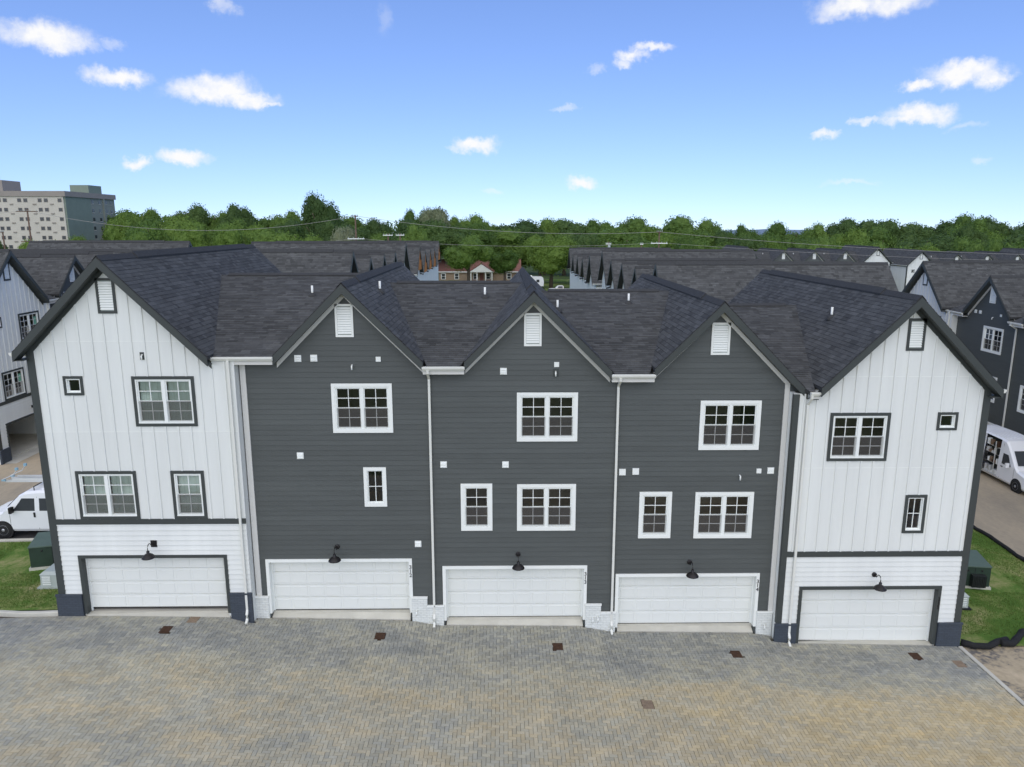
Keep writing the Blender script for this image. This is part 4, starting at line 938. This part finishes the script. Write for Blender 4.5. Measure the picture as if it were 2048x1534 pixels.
def wheel(par, x, y, r, sgn, w=.22):
    t = MB().lathe((x, y, r), [(r * .62, -w / 2), (r * .93, -w / 2), (r, -w * .3), (r, w * .3), (r * .93, w / 2), (r * .62, w / 2)], 28, 'y').build('wheel', M['tyre'], par, True)
    f = y + sgn * (w / 2 + .002)
    MB().lathe((x, f, r), [(r * .64, -.03 * sgn), (r * .60, .004 * sgn), (r * .5, -.035 * sgn), (r * .22, -.03 * sgn), (r * .16, .02 * sgn), (r * .05, .025 * sgn)], 24, 'y').build('rim', M['rim'], t, True)
    for k in range(8):
        a = k * PI / 4; MB().lathe((x + r * .40 * math.cos(a), f - .03 * sgn, r + r * .40 * math.sin(a)), [(r * .075, -.01 * sgn), (r * .075, .004 * sgn)], 8, 'y').build('vent_hole', M['tyre'], t)
def side_panel(par, name, pts, w, belt, top, k, sgn, mat, off=.006, thick=.012, kt=.84):
    """flat piece on the body side following its lean; pts in (x, z)"""
    def y(z): return w if z <= belt else w + (w * (kt + .06) - w) * (z - belt) / (top - .10 - belt)
    m = MB(); m.prism([(x, sgn * (y(z) + off - thick), z) for x, z in pts], (0, sgn * thick, 0)); return m.build(name, M[mat], par)
def panel_van(label, loc, rz, high=False):
    V = thing('van', label, 'van', loc, rz)
    w = 1.0; belt, top = (1.28, 2.72) if high else (1.22, 2.10)
    if high: st = [(0, .45, .8, .86, .80), (-.10, .32, .9, 1.02, .92), (-.45, .28, 1.02, 1.12, .98), (-1.05, .28, 1.15, 1.26, 1.), (-1.25, .28, belt, 1.45, 1.), (-1.95, .28, belt, 2.20, 1.), (-2.15, .28, belt, 2.45, 1.), (-2.35, .28, belt, 2.66, 1.), (-2.75, .28, belt, 2.72, 1.), (-4.1, .28, belt, 2.74, 1.), (-5.95, .30, belt, 2.70, 1.), (-6.1, .4, belt, 2.6, .95)]
    else: st = [(0, .45, .8, .84, .82), (-.10, .34, .9, .98, .93), (-.45, .30, 1.02, 1.08, .98), (-1.0, .30, 1.1, 1.18, 1.), (-1.15, .30, belt, 1.32, 1.), (-1.72, .30, belt, 1.90, 1.), (-2.0, .30, belt, 2.05, 1.), (-2.5, .30, belt, 2.10, 1.), (-5.5, .30, belt, 2.09, 1.), (-5.7, .42, belt, 2.0, .95)]
    b = loft(st, (8, 9) if high else None).build('body', M['carwhite'], V)
    kt = .84
    # windscreen
    (x0, z0), (x1, z1) = ((-1.27, 1.49), (-1.93, 2.16)) if high else ((-1.18, 1.37), (-1.70, 1.86))
    MB().prism([(x0, -.82, z0), (x0, .82, z0), (x1, .70, z1), (x1, -.70, z1)], (.022, 0, .020)).build('windscreen', M['darkglass'], V)
    MB().tube([(x0 + .05, -.5, z0 + .0), (x0 - .28, .05, z0 + .32)], .012, 6).build('wiper', M['black'], V)
    MB().prism([(-.02 + .0, -.60, .62), (-.02, .60, .62), (-.02, .60, .86), (-.02, -.60, .86)], (.04, 0, 0)).build('grille', M['grille'], V)
    MB().box(-.10, .10, -.9, .9, .36, .56).build('bumper', M['chrome'] if not high else M['grille'], V)
    fx, rx, r = (-1.02, -4.72, .38) if high else (-.97, -4.40, .365)
    for s in (-1, 1):
        for xx in (fx, rx):
            wheel(V, xx, s * (w - .085), r, s)
            MB().lathe((xx, s * (w - .13), r), [(r * 1.16, 0), (r * 1.16, s * .134)], 28, 'y').build('wheel_arch', M['tyre'], V)
        MB().box(-.16, .025, *sorted((s * .66, s * .84)), .66, .86).build('headlight', M['lens'], V)
        MB().box(-.30, -.10, *sorted((s * .86, s * .945)), .70, .84).build('side_marker', M['amber'], V)
        ztw = 1.92 if high else 1.78
        a = (-1.62, -2.42) if high else (-1.5, -2.42)
        gl = [(a[0] + .05, belt + .02), (a[1], belt + .02), (a[1], ztw), (a[0] - .38, ztw), (a[0] - .12, belt + .2)]
        side_panel(V, 'door_glass', gl, w, belt, top, kt, s, 'darkglass')
        for xs in ((-2.50,) if high else (-2.52, -3.72)): side_panel(V, 'door_gap', [(xs, .42), (xs - .014, .42), (xs - .014, top - .25), (xs, top - .25)], w, belt, top, kt, s, 'grille', .003, .006)
        side_panel(V, 'door_gap', [(-1.32, .42), (-1.334, .42), (-1.334, belt), (-1.32, belt)], w, belt, top, kt, s, 'grille', .003, .006)
        hd = side_panel(V, 'door_handle', [(-2.30, belt - .17), (-2.44, belt - .17), (-2.44, belt - .12), (-2.30, belt - .12)] if high else [(-2.36, belt - .26), (-2.43, belt - .26), (-2.43, belt - .05), (-2.36, belt - .05)], w, belt, top, kt, s, 'grille', .03, .03)
        mx = -1.75 if high else -1.55
        MB().box(mx - .02, mx + .09, *sorted((s * (w + .06), s * (w + .26))), belt - .02, belt + .24).build('mirror', M['carwhite'] if high else M['black'], V)
        MB().box(mx, mx + .05, *sorted((s * (w - .06), s * (w + .06))), belt + .02, belt + .08).build('mirror_arm', M['black'], V)
        if not high:
            side_panel(V, 'side_glass', [(-2.62, belt + .02), (-3.62, belt + .02), (-3.62, ztw), (-2.62, ztw)], w, belt, top, kt, s, 'darkglass')
            side_panel(V, 'side_glass', [(-3.84, belt + .02), (-5.2, belt + .02), (-5.2, ztw), (-3.84, ztw)], w, belt, top, kt, s, 'darkglass')
    for k in range(7 if high else 4):
        yy = -.6 + 1.2 * k / (6 if high else 3); x_ = -2.75 if high else -2.6
        MB().box(-5.6, x_, yy - .02, yy + .02, top - .01, top + (.035 if high else .025)).build('roof_rib', M['carwhite'], V)
    if high:                                              # the open sliding door: what shows inside
        MB().box(-4.1, -2.75, -.70, -.66, .45, 2.6).build('dark_interior_sheet', M['grille'], V)  # black sheet standing in for the shade inside the van
        MB().box(-4.1, -2.75, -.95, -.66, .38, .45).build('cargo_floor', M['steel'], V)
        for zz in (1.05, 1.6, 2.05): MB().box(-4.05, -2.8, -.90, -.67, zz, zz + .03).build('shelf', M['steel'], V)
        rn = random.Random(8)
        MB().tube([(-3.2, -.92, .45), (-3.2, -.92, 2.4)], .03, 8).build('rack_post', M['steel'], V)
        for zz, n in ((.45, 6), (1.08, 6), (1.63, 5), (2.08, 4)):
            for k in range(n):
                x_ = -3.98 + 1.15 * k / n; s_ = rn.uniform(.10, .17); MB().box(x_, x_ + s_, -.93, -.72, zz, zz + rn.uniform(.12, .38)).build('cargo', M[rn.choice(['junk', 'steel', 'grille', 'vinyl', 'rust'])], V)
        side_panel(V, 'sliding_door', [(-4.2, .42), (-5.5, .42), (-5.5, 2.35), (-4.2, 2.35)], w, belt, top, kt, -1, 'carwhite', .07, .05)
    else:
        for xx in (-2.35, -4.7):
            MB().tube([(xx, -.74, 2.05), (xx, -.74, 2.24), (xx, .74, 2.24), (xx, .74, 2.05)], .022, 6).build('roof_rack', M['grille'], V)
    return V
zl = gz(-20, 31.4) - .046
panel_van('white cargo van with a ladder on its roof rack, parked beyond the left lawn', (-22.53, 31.42, zl), PI)
def ladder():
    x0, x1 = -21.75, -16.6; z = zl + 2.30; y0 = 31.25
    Lo = thing('ladder', 'aluminium extension ladder lying on the roof of the left white van', 'ladder', (x0, y0, z)); MB.OFF = Vector((x0, y0, z))
    for yy, zz in ((y0, z), (y0 + .42, z), (y0 + .03, z + .09), (y0 + .39, z + .09)): MB().box(x0 + (0 if zz == z else .3), x1, yy - .02, yy + .02, zz - .045, zz + .05).build('rail', M['steel'], Lo)
    x = x0 + .15
    while x < x1:
        MB().tube([(x, y0, z), (x, y0 + .42, z)], .021, 8).build('rung', M['steel'], Lo); x += .305
    for yy in (y0 - .1, y0 + .5):
        MB().tube([(x0 + .1, yy + .1, z + .05), (x0 - .05, yy, z + .1), (x0 + .45, yy, z + .32), (x0 + .62, yy, z + .55)], .018, 8).build('stand_off', M['steel'], Lo)
        MB().box(x0 + .57, x0 + .68, yy - .045, yy + .045, z + .53, z + .64).build('foot_pad', M['blue'], Lo)
        MB().box(x0 - .10, x0 + .05, yy - .0, yy + .08, z + .02, z + .10).build('foot_pad', M['blue'], Lo)
    MB.OFF = Vector((0, 0, 0))
ladder()
zr_ = gz(30, 42) - .05
panel_van('white high-roof van with its side door open, by the right-hand garages', (30.15, 38.9, zr_), -PI / 2, True)

# ------------------------------------------------------------------ far end of the lawn: house, camper, pickup
def at(px, Y): return (px - 1005) / 1490 * Y * .9785
def brick_ranch():
    Y = 211; x0, x1 = at(876, Y), at(1040, Y); zb = gz(0, Y); MB.OFF = Vector(((x0 + x1) / 2, Y, zb))
    Hh = thing('brick_house', 'low tan brick house with red roof and white porch beyond the lawn', 'house', MB.OFF); d = 9.; zt = zb + 3.0
    MB().box(x0, x1, Y, Y + d, zb - .5, zt).build('wall', M['bricktan'], Hh)
    rf = MB().prism([(x0 - .4, Y - .5, zt - .05), (x0 - .4, Y + d / 2, zt + 3.1), (x0 - .4, Y + d + .5, zt - .05), (x0 - .4, Y + d + .5, zt + .1), (x0 - .4, Y + d / 2, zt + 3.3), (x0 - .4, Y - .5, zt + .12)], (x1 - x0 + .8, 0, 0)).build('roof', M['redroof'], Hh)
    MB().box(x0 - .4, x1 + .4, Y - .54, Y - .50, zt - .15, zt + .1).build('fascia', M['whitetrim'], Hh)
    p0, p1 = at(940, Y), at(985, Y); pc = (p0 + p1) / 2; yp = Y - 2.2
    MB().box(p0, p1, yp, Y - .01, zb - .4, zb + .5).build('porch_floor', M['bricktan'], Hh)
    for xx in (p0 + .2, p0 + (p1 - p0) * .30, p0 + (p1 - p0) * .68, p1 - .2): MB().box(xx - .13, xx + .13, yp + .1, yp + .36, zb + .5, zt - .02).build('porch_column', M['whitetrim'], Hh)
    MB().prism([(p0 - .3, yp - .1, zt), (p1 + .3, yp - .1, zt), (pc, yp - .1, zt + 2.2)], (0, .2, 0)).build('pediment', M['whitetrim'], Hh)
    for s in (-1, 1):
        e = p0 - .5 if s < 0 else p1 + .5; MB().prism([(e, yp - .2, zt - .06), (pc, yp - .2, zt + 2.3), (pc, yp - .2, zt + 2.42), (e, yp - .2, zt + .08)], (0, 5.2, 0)).build('porch_roof', M['redroof'], Hh)
    MB().box(pc - .5, pc + .5, Y - .05, Y - .005, zb + .5, zb + 2.6).build('door', M['redroof'], Hh)
    for px in (885, 912, 950, 976, 1018):
        xx = at(px, Y); w_ = MB().box(xx - .65, xx + .65, Y - .08, Y - .01, zb + .9, zb + 2.6).build('window', M['whitetrim'], Hh)
        for i in (0, 1): MB().box(xx - .48, xx + .48, Y - .10, Y - .081, zb + 1.02 + i * .75, zb + 1.68 + i * .75).build('pane', M['darkglass'], w_)
    MB().box(x0 + 3, x0 + 3.9, Y + d / 2 - .4, Y + d / 2 + .4, zt + 2.5, zt + 4.0).build('chimney', M['bricktan'], rf)
    MB.OFF = Vector((0, 0, 0))
brick_ranch()
def camper():
    Y = 193; x0, x1 = at(1046, Y), at(1088, Y); zb = gz(8, Y); o = (x0, Y, zb); MB.OFF = Vector(o)
    C = thing('camper_trailer', 'white camper trailer parked behind the pickup truck', 'camper', o)
    MB().prism([(x0, Y, zb + .5), (x1, Y, zb + .5), (x1 + .1, Y, zb + 1.6), (x1 - .1, Y, zb + 2.7), (x1 - .5, Y, zb + 2.95), (x0 + .3, Y, zb + 2.95), (x0, Y, zb + 2.7)], (0, 2.3, 0)).build('body', M['carwhite'], C)
    for a, b in ((.12, .28), (.66, .80)): MB().box(x0 + (x1 - x0) * a, x0 + (x1 - x0) * b, Y - .03, Y - .005, zb + 1.5, zb + 2.2).build('window', M['darkglass'], C)
    MB().box(x0 + (x1 - x0) * .48, x0 + (x1 - x0) * .60, Y - .03, Y - .005, zb + .65, zb + 2.4).build('door', M['vinyl'], C)
    MB().box(x0 + 1.5, x0 + 2.4, Y + .8, Y + 1.6, zb + 2.951, zb + 3.2).build('roof_unit', M['vinyl'], C)
    MB.OFF = Vector((0, 0, 0))
    for s in (.05, 2.25):
        for k in (.45, .58): 
            t = MB().lathe(((x1 - x0) * k, s, .36), [(.2, -.1), (.36, -.1), (.36, .1), (.2, .1)], 16, 'y').build('wheel', M['tyre'], C); MB().lathe(((x1 - x0) * k, s, .36), [(.2, -.105), (.15, -.08)], 14, 'y').build('rim', M['rim'], t)
camper()
def pickup():
    Y = 180; x0 = at(1099, Y); zb = gz(12, Y); C = thing('pickup_truck', 'pale old pickup truck standing side-on on the lawn', 'pickup', (x0, Y, zb), PI)
    w = .98
    loft([(0, .5, .8, .95, .85), (-.15, .42, .95, 1.08, .96), (-1.5, .42, 1.02, 1.12, w), (-2.0, .42, 1.02, 1.14, w), (-5.3, .45, 1.02, 1.12, w), (-5.5, .5, .95, 1.08, .94)]).build('body', M['cream'], C)
    loft([(-1.55, 1.10, 1.18, 1.22, .94), (-2.1, 1.10, 1.2, 1.74, .92), (-2.4, 1.10, 1.2, 1.82, .92), (-3.2, 1.10, 1.2, 1.82, .92), (-3.5, 1.10, 1.2, 1.72, .92)]).build('cab', M['cream'], C)
    MB().box(-5.35, -3.55, -.82, .82, 1.06, 1.13).build('cargo_bed', M['grille'], C)
    for s in (-1, 1):
        MB().prism([(-1.95, s * .885, 1.2), (-3.3, s * .885, 1.2), (-3.25, s * .80, 1.70), (-2.3, s * .80, 1.70)], (0, s * .05, 0)).build('side_glass', M['darkglass'], C)
        for xx in (-.95, -4.4): wheel(C, xx, s * .905, .36, s); MB().lathe((xx, s * .86, .40), [(.43, 0), (.43, s * .135)], 20, 'y').build('wheel_arch', M['tyre'], C)
pickup()

# ------------------------------------------------------------------ apartment block
def apartment():
    X1, Y0, X0, Y1 = -133.7, 236., -175., 266.; zg, zt = -2., 24.2; MB.OFF = Vector(((X0 + X1) / 2, (Y0 + Y1) / 2, zg))
    A = thing('apartment_building', 'tall pale apartment block with a green side wall at the left horizon', 'building', MB.OFF)
    zp = zt - 1.6
    MB().box(X0, X1 - .5, Y0, Y1, zg, zp).build('wall', M['aptwhite'], A)
    ys = Y0 + 14.5
    MB().box(X1 - .498, X1, Y0 + .3, ys, zg, zp).build('side_wall', M['aptgreen'], A)
    MB().box(X1 - .498, X1 - .15, ys, Y1, zg, zp).build('side_wall', M['aptgrey'], A)
    MB().box(X1 - .499, X1 + .25, ys + 7.6, ys + 8.6, zg, zp).build('pilaster', M['aptgrey'], A)
    MB().box(X0 - .3, X1 + .35, Y0 - .35, Y1 + .3, zp + .002, zt).build('parapet', M['apttaupe'], A)
    MB().box(X1 - 7., X1 - 1., Y0 + 16, Y0 + 24, zt, zt + 2.6).build('roof_house', M['aptgreen'], A)
    MB().box(X0 + 8, X0 + 21.0, Y0 + 3, Y0 + 12, zt, zt + 3.4).build('roof_house', M['apttaupe'], A)
    MB().tube([(X0 + 18.5, Y0 + 6, zt + 3.4), (X0 + 18.5, Y0 + 6, zt + 4.6)], .12, 6).build('aerial', M['steel'], A)
    win = MB.OFF; f = lambda px: at(px, Y0)
    cols = [f(p) for p in (132, 105, 93, 65, 53, 25, 13, -14, -26, -53, -66)]
    for r in range(9):
        z = zp - 1.15 - r * 2.8
        for x in cols:
            w = MB().box(x - .62, x + .62, Y0 - .06, Y0 - .005, z - .58, z + .58).build('window', M['apttaupe'], A); MB().box(x - .52, x + .52, Y0 - .08, Y0 - .061, z - .48, z + .48).build('pane', M['darkglass'], w)
        for p in (116, 82, 37, 3, -40): MB().box(f(p) - .5, f(p) + .5, Y0 - .22, Y0 - .006, z - 1.35, z - 1.0).build('air_conditioner', M['apttaupe'], A)
        for y in (ys + 1.3, ys + 5.6, ys + 9.8, ys + 13.):
            w = MB().box(X1 - .149, X1 - .09, y - .6, y + .6, z - .55, z + .55).build('window', M['darkglass'], A); MB().box(X1 - .089, X1 - .03, y - .66, y + .66, z - .78, z - .58).build('sill', M['aptwhite'], w)
    MB.OFF = Vector((0, 0, 0))
apartment()

# ------------------------------------------------------------------ power poles and lines
def pole(label, px, Y, ztop, arms, transformer_can=False):
    x = at(px, Y); zb = gz(x, Y); P = thing('power_pole', label, 'power pole', (x, Y, zb), group='power poles along the street'); MB.OFF = Vector((x, Y, zb))
    MB().tube([(x, Y, zb - .5), (x, Y, (zb + ztop) / 2), (x, Y, ztop)], [.19, .16, .12], 10).build('mast', M['wood'], P, True)
    for dz, w, mt in arms:
        a = MB().box(x - w, x + w, Y - .20, Y - .10, ztop - dz - .07, ztop - dz + .07).build('cross_arm', M[mt], P)
        for k in (-.9, -.3, .3, .9): MB().lathe((x + k * w, Y - .15, ztop - dz + .07), [(.05, 0), (.07, .08), (.05, .16), (.03, .22)], 8).build('insulator', M['utility'], a)
    if transformer_can: MB().lathe((x + .1, Y - .42, ztop - transformer_can), [(.2, 0), (.26, .05), (.26, .8), (.2, .88)], 14).build('transformer_can', M['utility'], P, True)
    MB.OFF = Vector((0, 0, 0)); return Vector((x, Y - .15, ztop))
YP = 136.
P0 = pole('brown wooden power pole standing before the apartment block', 66, YP, 16.6, [(.4, 1.9, 'wood'), (5.6, 1.7, 'wood')])
P1 = pole('brown power pole with a pale cross-arm above the farther left roofs', 712, YP, 15.55, [(.15, .5, 'wood'), (4.1, 1.5, 'vinyl')], 6.4)
P2 = pole('brown power pole with a pale cross-arm above the right-hand roofs', 1320, YP, 12.75, [(.15, .5, 'wood'), (2.1, 1.5, 'vinyl')])
P3 = pole('short grey pole left of the two small poles above the left roof ridge', 776, 142, 12.3, [(.3, .9, 'vinyl')])
P4 = pole('short grey pole with a can, right of the two small poles', 800, 144, 12.3, [(.3, .8, 'vinyl')], 2.2)
P5 = pole('pale stubby pole with a can above the middle of the right roof ridge', 1218, 142, 10.8, [(.4, .5, 'vinyl')], 1.5)
P6 = pole('thin pale pole just left of the tall right-hand power pole', 1285, 144, 10.5, [(.2, .3, 'vinyl')])
P7 = pole('slim leaning pole at the left edge before the apartment block', 12, YP, 12.8, [(.2, .3, 'wood')])
def wire(label, a, b, sag, r=.022, n=24):
    a, b = Vector(a), Vector(b); pts = [a.lerp(b, k / n) - Vector((0, 0, sag * 4 * (k / n) * (1 - k / n))) for k in range(n + 1)]
    tag(MB().tube(pts, r, 5).build('power_line', M['wire']), label, 'power line', 'overhead power lines')
dn = lambda v, d: Vector((v.x, v.y, v.z - d))
wire('top power line sagging between the apartment pole and the left roof pole', dn(P0, .2), dn(P1, .1), 3.0, .03)
wire('lower power line sagging between the apartment pole and the left roof pole', dn(P0, 5.4), dn(P1, 4.0), 1.9)
wire('top power line sagging between the two brown roof poles', dn(P1, .1), dn(P2, .1), 1.35, .03)
wire('lower power line sagging between the two brown roof poles', dn(P1, 4.0), dn(P2, 2.0), 1.0)
wire('top power line leaving the right pole towards the right edge', dn(P2, .1), Vector((140, YP, 8.5)), 1.6, .03)
wire('lower power line leaving the right pole towards the right edge', dn(P2, 2.0), Vector((140, YP, 7.2)), 1.2)
wire('top power line running from the apartment pole out of the left edge', dn(P0, .2), Vector((-160, YP, 16)), 2., .03)

# ------------------------------------------------------------------ trees
def crown_mesh(name, seed, n, size, lobes, mat, flat=.55, spread=.62, core=.76):
    rnd = random.Random(seed); L_ = []
    for i in range(lobes):
        while True:
            p = Vector((rnd.uniform(-1, 1), rnd.uniform(-1, 1), rnd.uniform(-flat, 1)))
            if p.length < 1: break
        L_.append((p * spread, rnd.uniform(.24, .46)))
    L_.append((Vector((0, 0, .0)), .5)); vs, fs, tn = [], [], []
    tot = sum(r * r for _, r in L_)
    for p, r in L_:
        lt = rnd.uniform(-.2, .2)
        for _ in range(int(n * r * r / tot)):
            d = Vector((rnd.gauss(0, 1), rnd.gauss(0, 1), rnd.gauss(.25, 1))).normalized(); q = p + d * r * rnd.uniform(.74, 1.07) * (1 + .22 * noise.noise(d * 3 + p * 7))
            if any((q - p2).length < r2 * .62 for p2, r2 in L_ if p2 is not p): continue
            nn = (d * .7 + Vector((rnd.gauss(0, .6), rnd.gauss(0, .6), rnd.gauss(.2, .6)))).normalized()
            u = nn.orthogonal().normalized(); u.rotate(Matrix.Rotation(rnd.uniform(0, 6.28), 3, nn)); w = nn.cross(u); s = size * rnd.uniform(.55, 1.3)
            b = len(vs); vs += [q - u * s * .5, q + w * s * .42 + nn * s * .12, q + u * s * .62, q - w * s * .42 + nn * s * .12]; fs.append((b, b + 1, b + 2, b + 3)); tn.append(min(1, max(0, .5 + lt + rnd.uniform(-.3, .3))))
    for p, r in L_:                                       # the dense inner leaves of each bough, as crinkled shells
        bm = bmesh.new(); bmesh.ops.create_icosphere(bm, subdivisions=3, radius=1.)
        b = len(vs); lt = rnd.uniform(-.2, .2)
        for v in bm.verts: vs.append(p + v.co * r * (core + .20 * noise.noise(v.co * 4.5 + p * 9) + .14 * noise.noise(v.co * 10 + p * 5)))
        for f in bm.faces: fs.append(tuple(b + v.index for v in f.verts)); tn.append(min(1, max(0, .4 + lt + rnd.uniform(-.35, .35))))
        bm.free()
    me = bpy.data.meshes.new(name); me.from_pydata(vs, [], fs); at_ = me.attributes.new('tone', 'FLOAT', 'FACE'); at_.data.foreach_set('value', tn); me.materials.append(mat); return me
def trunk_mesh(seed):
    rnd = random.Random(seed); m = MB(); m.tube([(0, 0, -.05), (.01, 0, .25), (0, .01, .5), (.01, 0, .8)], [.042, .032, .026, .008], 8)
    for k in range(6):
        a = k * 1.05 + rnd.random(); z = rnd.uniform(.25, .5); l = rnd.uniform(.12, .24); m.tube([(0, 0, z), (l * .5 * math.cos(a), l * .5 * math.sin(a), z + .11), (l * math.cos(a), l * math.sin(a), z + .26)], [.016, .010, .004], 6)
    return m.mesh('trunk', M['bark'], True)
CR = {'round': [crown_mesh('crown', s, 14000, .046, 20, M['leaf']) for s in (1, 2, 3, 4)],
      'dark': [crown_mesh('crown', s, 13000, .046, 18, M['leafdark']) for s in (11, 12, 13)],
      'bright': [crown_mesh('crown', s, 14000, .046, 22, M['leafbright'], .75) for s in (21, 22)],
      'pale': [crown_mesh('crown', 31, 11000, .05, 22, M['leafpale'])],
      'airy': [crown_mesh('crown', s, 11000, .05, 26, M['leafdark'], .85, .74, .62) for s in (41, 42)]}
TR = [trunk_mesh(s) for s in (1, 2, 3)]
rt = random.Random(77)
def tree(label, px, ytop, wpx, Y, kind, asp=None, low=.12):
    x = at(px, Y); zb = gz(x, Y); zt = 13.6 - (ytop - 453) / 1490 * Y * .957; h = zt - zb; rx = wpx / 1490 * Y / 2 / .93
    T = thing('tree', label, 'tree', (x, Y, zb), rt.uniform(0, 6.28), 'trees of the tree line')
    c = bpy.data.objects.new('crown', rt.choice(CR[kind])); COL.objects.link(c); c.parent = T
    rz = (h * (1 - low)) / 2 * 1.04; c.location = (0, 0, h - rz * .98); c.scale = (rx, rx * rt.uniform(.85, 1.1), rz)
    t = bpy.data.objects.new('trunk', rt.choice(TR)); COL.objects.link(t); t.parent = T; t.scale = (h * .9, h * .9, h)
    return T
tree('leafy green tree with a straight trunk left of the brick house porch', 936, 466, 112, 192, 'round', low=.20)
tree('smaller round tree before the right half of the brick house', 1009, 491, 72, 196, 'round', low=.2)
tree('big spreading tree with low limbs right of the camper', 1103, 452, 120, 199, 'bright', low=.16)
tree('tall airy dark tree standing clear above the left skyline', 648, 378, 80, 240, 'airy', low=.2)
tree('pale grey-green blossoming tree behind the left power pole', 690, 443, 84, 165, 'pale')
tree('big rounded grey-green tree on the skyline right of the left power pole', 866, 404, 84, 250, 'pale')
tree('small light green tree left of the pole before the apartment block', 55, 470, 56, 178, 'bright')
tree('small light green tree right of the pole before the apartment block', 105, 464, 46, 182, 'bright')
tree('small wide tree at the foot of the green apartment wall', 172, 463, 70, 180, 'bright')
tree('small dark tree at the left edge before the apartment block', 8, 474, 30, 176, 'dark')
tree('big bright green tree right beside the green apartment wall', 300, 428, 126, 185, 'bright')
tree('tall light green rounded tree above the far-right white house', 1945, 419, 96, 235, 'round')
PROF = [(230, 402), (270, 400), (300, 410), (330, 402), (370, 400), (410, 405), (440, 410), (480, 396), (520, 405), (545, 424), (580, 408), (610, 407), (650, 412), (690, 424), (720, 430), (760, 424), (800, 407), (850, 412), (880, 412), (910, 415), (940, 422), (980, 422), (1020, 435), (1060, 432), (1100, 435), (1150, 432), (1180, 422), (1220, 428), (1260, 430), (1300, 428), (1340, 430), (1380, 432), (1420, 430), (1460, 438), (1500, 436), (1540, 435), (1580, 437), (1620, 449), (1660, 437), (1700, 430), (1740, 432), (1790, 428), (1830, 440), (1870, 432), (1900, 430), (1940, 424), (1975, 424), (2010, 432), (2060, 430), (2200, 428)]
def nth(n):
    sp = {1: 'first', 2: 'second', 3: 'third'}; 
    if n in sp: return sp[n]
    return f'{n}th' if n % 100 in (11, 12, 13) or n % 10 not in (1, 2, 3) else f'{n}' + {1: 'st', 2: 'nd', 3: 'rd'}[n % 10]
def belt(where, start, end, step, drop, Y, kinds, wmul):
    px = start; i = 0
    while px < end:
        i += 1; w = step * wmul * rt.choice((.7, .9, 1., 1.25, 1.5)); k = rt.choice(kinds); p = px + rt.uniform(-.2, .2) * step
        words_ = {'round': 'round green tree', 'dark': 'dark green tree', 'bright': 'bright green tree', 'airy': 'loose dark tree'}[k]
        tree(f'{words_}, {nth(i)} from the left {where}', p, interp(p, PROF) + drop + rt.uniform(-7, 6), w, Y + rt.uniform(-9, 9), k)
        px += step * rt.uniform(.85, 1.15)
belt('along the skyline', 246, 2140, 46, 1, 262, ['round', 'dark', 'dark', 'round'], 2.1)
belt('in the middle rank of trees', 262, 2130, 62, 20, 222, ['round', 'round', 'dark', 'bright'], 1.8)
belt('in the front of the tree line', 380, 880, 70, 38, 170, ['round', 'bright', 'round'], 1.5)
belt('in the tree line front right of the lawn', 1195, 2120, 74, 34, 175, ['round', 'bright', 'round', 'dark'], 1.5)
# the wood goes on behind as one mass
def woodland():
    rnd = random.Random(9); m = MB()
    for _ in range(42000):
        Y = rnd.uniform(270, 420); px = rnd.uniform(-500, 2600); x = at(px, Y)
        top = 13.6 - (interp(px, PROF) + 30 - 453) / 1490 * 262
        if px < 245: top = min(top, 12)
        z = gz(x, Y) + (top + 1) * (rnd.random() ** .5) * (1 + .25 * noise.noise(Vector((x * .1, Y * .1, 0))))
        s = rnd.uniform(.35, .8); u = Vector((rnd.gauss(0, 1), rnd.gauss(0, 1), rnd.gauss(0, 1))).normalized(); w = u.orthogonal().normalized(); q = Vector((x, Y, z))
        m.add([q - u * s, q + w * s * .7, q + u * s, q - w * s * .7], [(0, 1, 2, 3)], rnd.random())
    m.build('woodland', M['leafdark'], kind='stuff')['label'] = 'far dark green wood behind the tree line'
woodland()
m = MB(); hx = [(430, -5), (640, 4), (700, 5), (745, 8), (800, 5), (860, 4), (1100, -5)]
m.add([(x, 1900, -6) for x, z in hx] + [(x, 2100, z) for x, z in hx] + [(x, 2400, -6) for x, z in hx], [(i + 7 * j, i + 1 + 7 * j, i + 8 + 7 * j, i + 7 + 7 * j) for i in range(6) for j in (0, 1)])
m.build('hill', M['hill'], kind='structure')
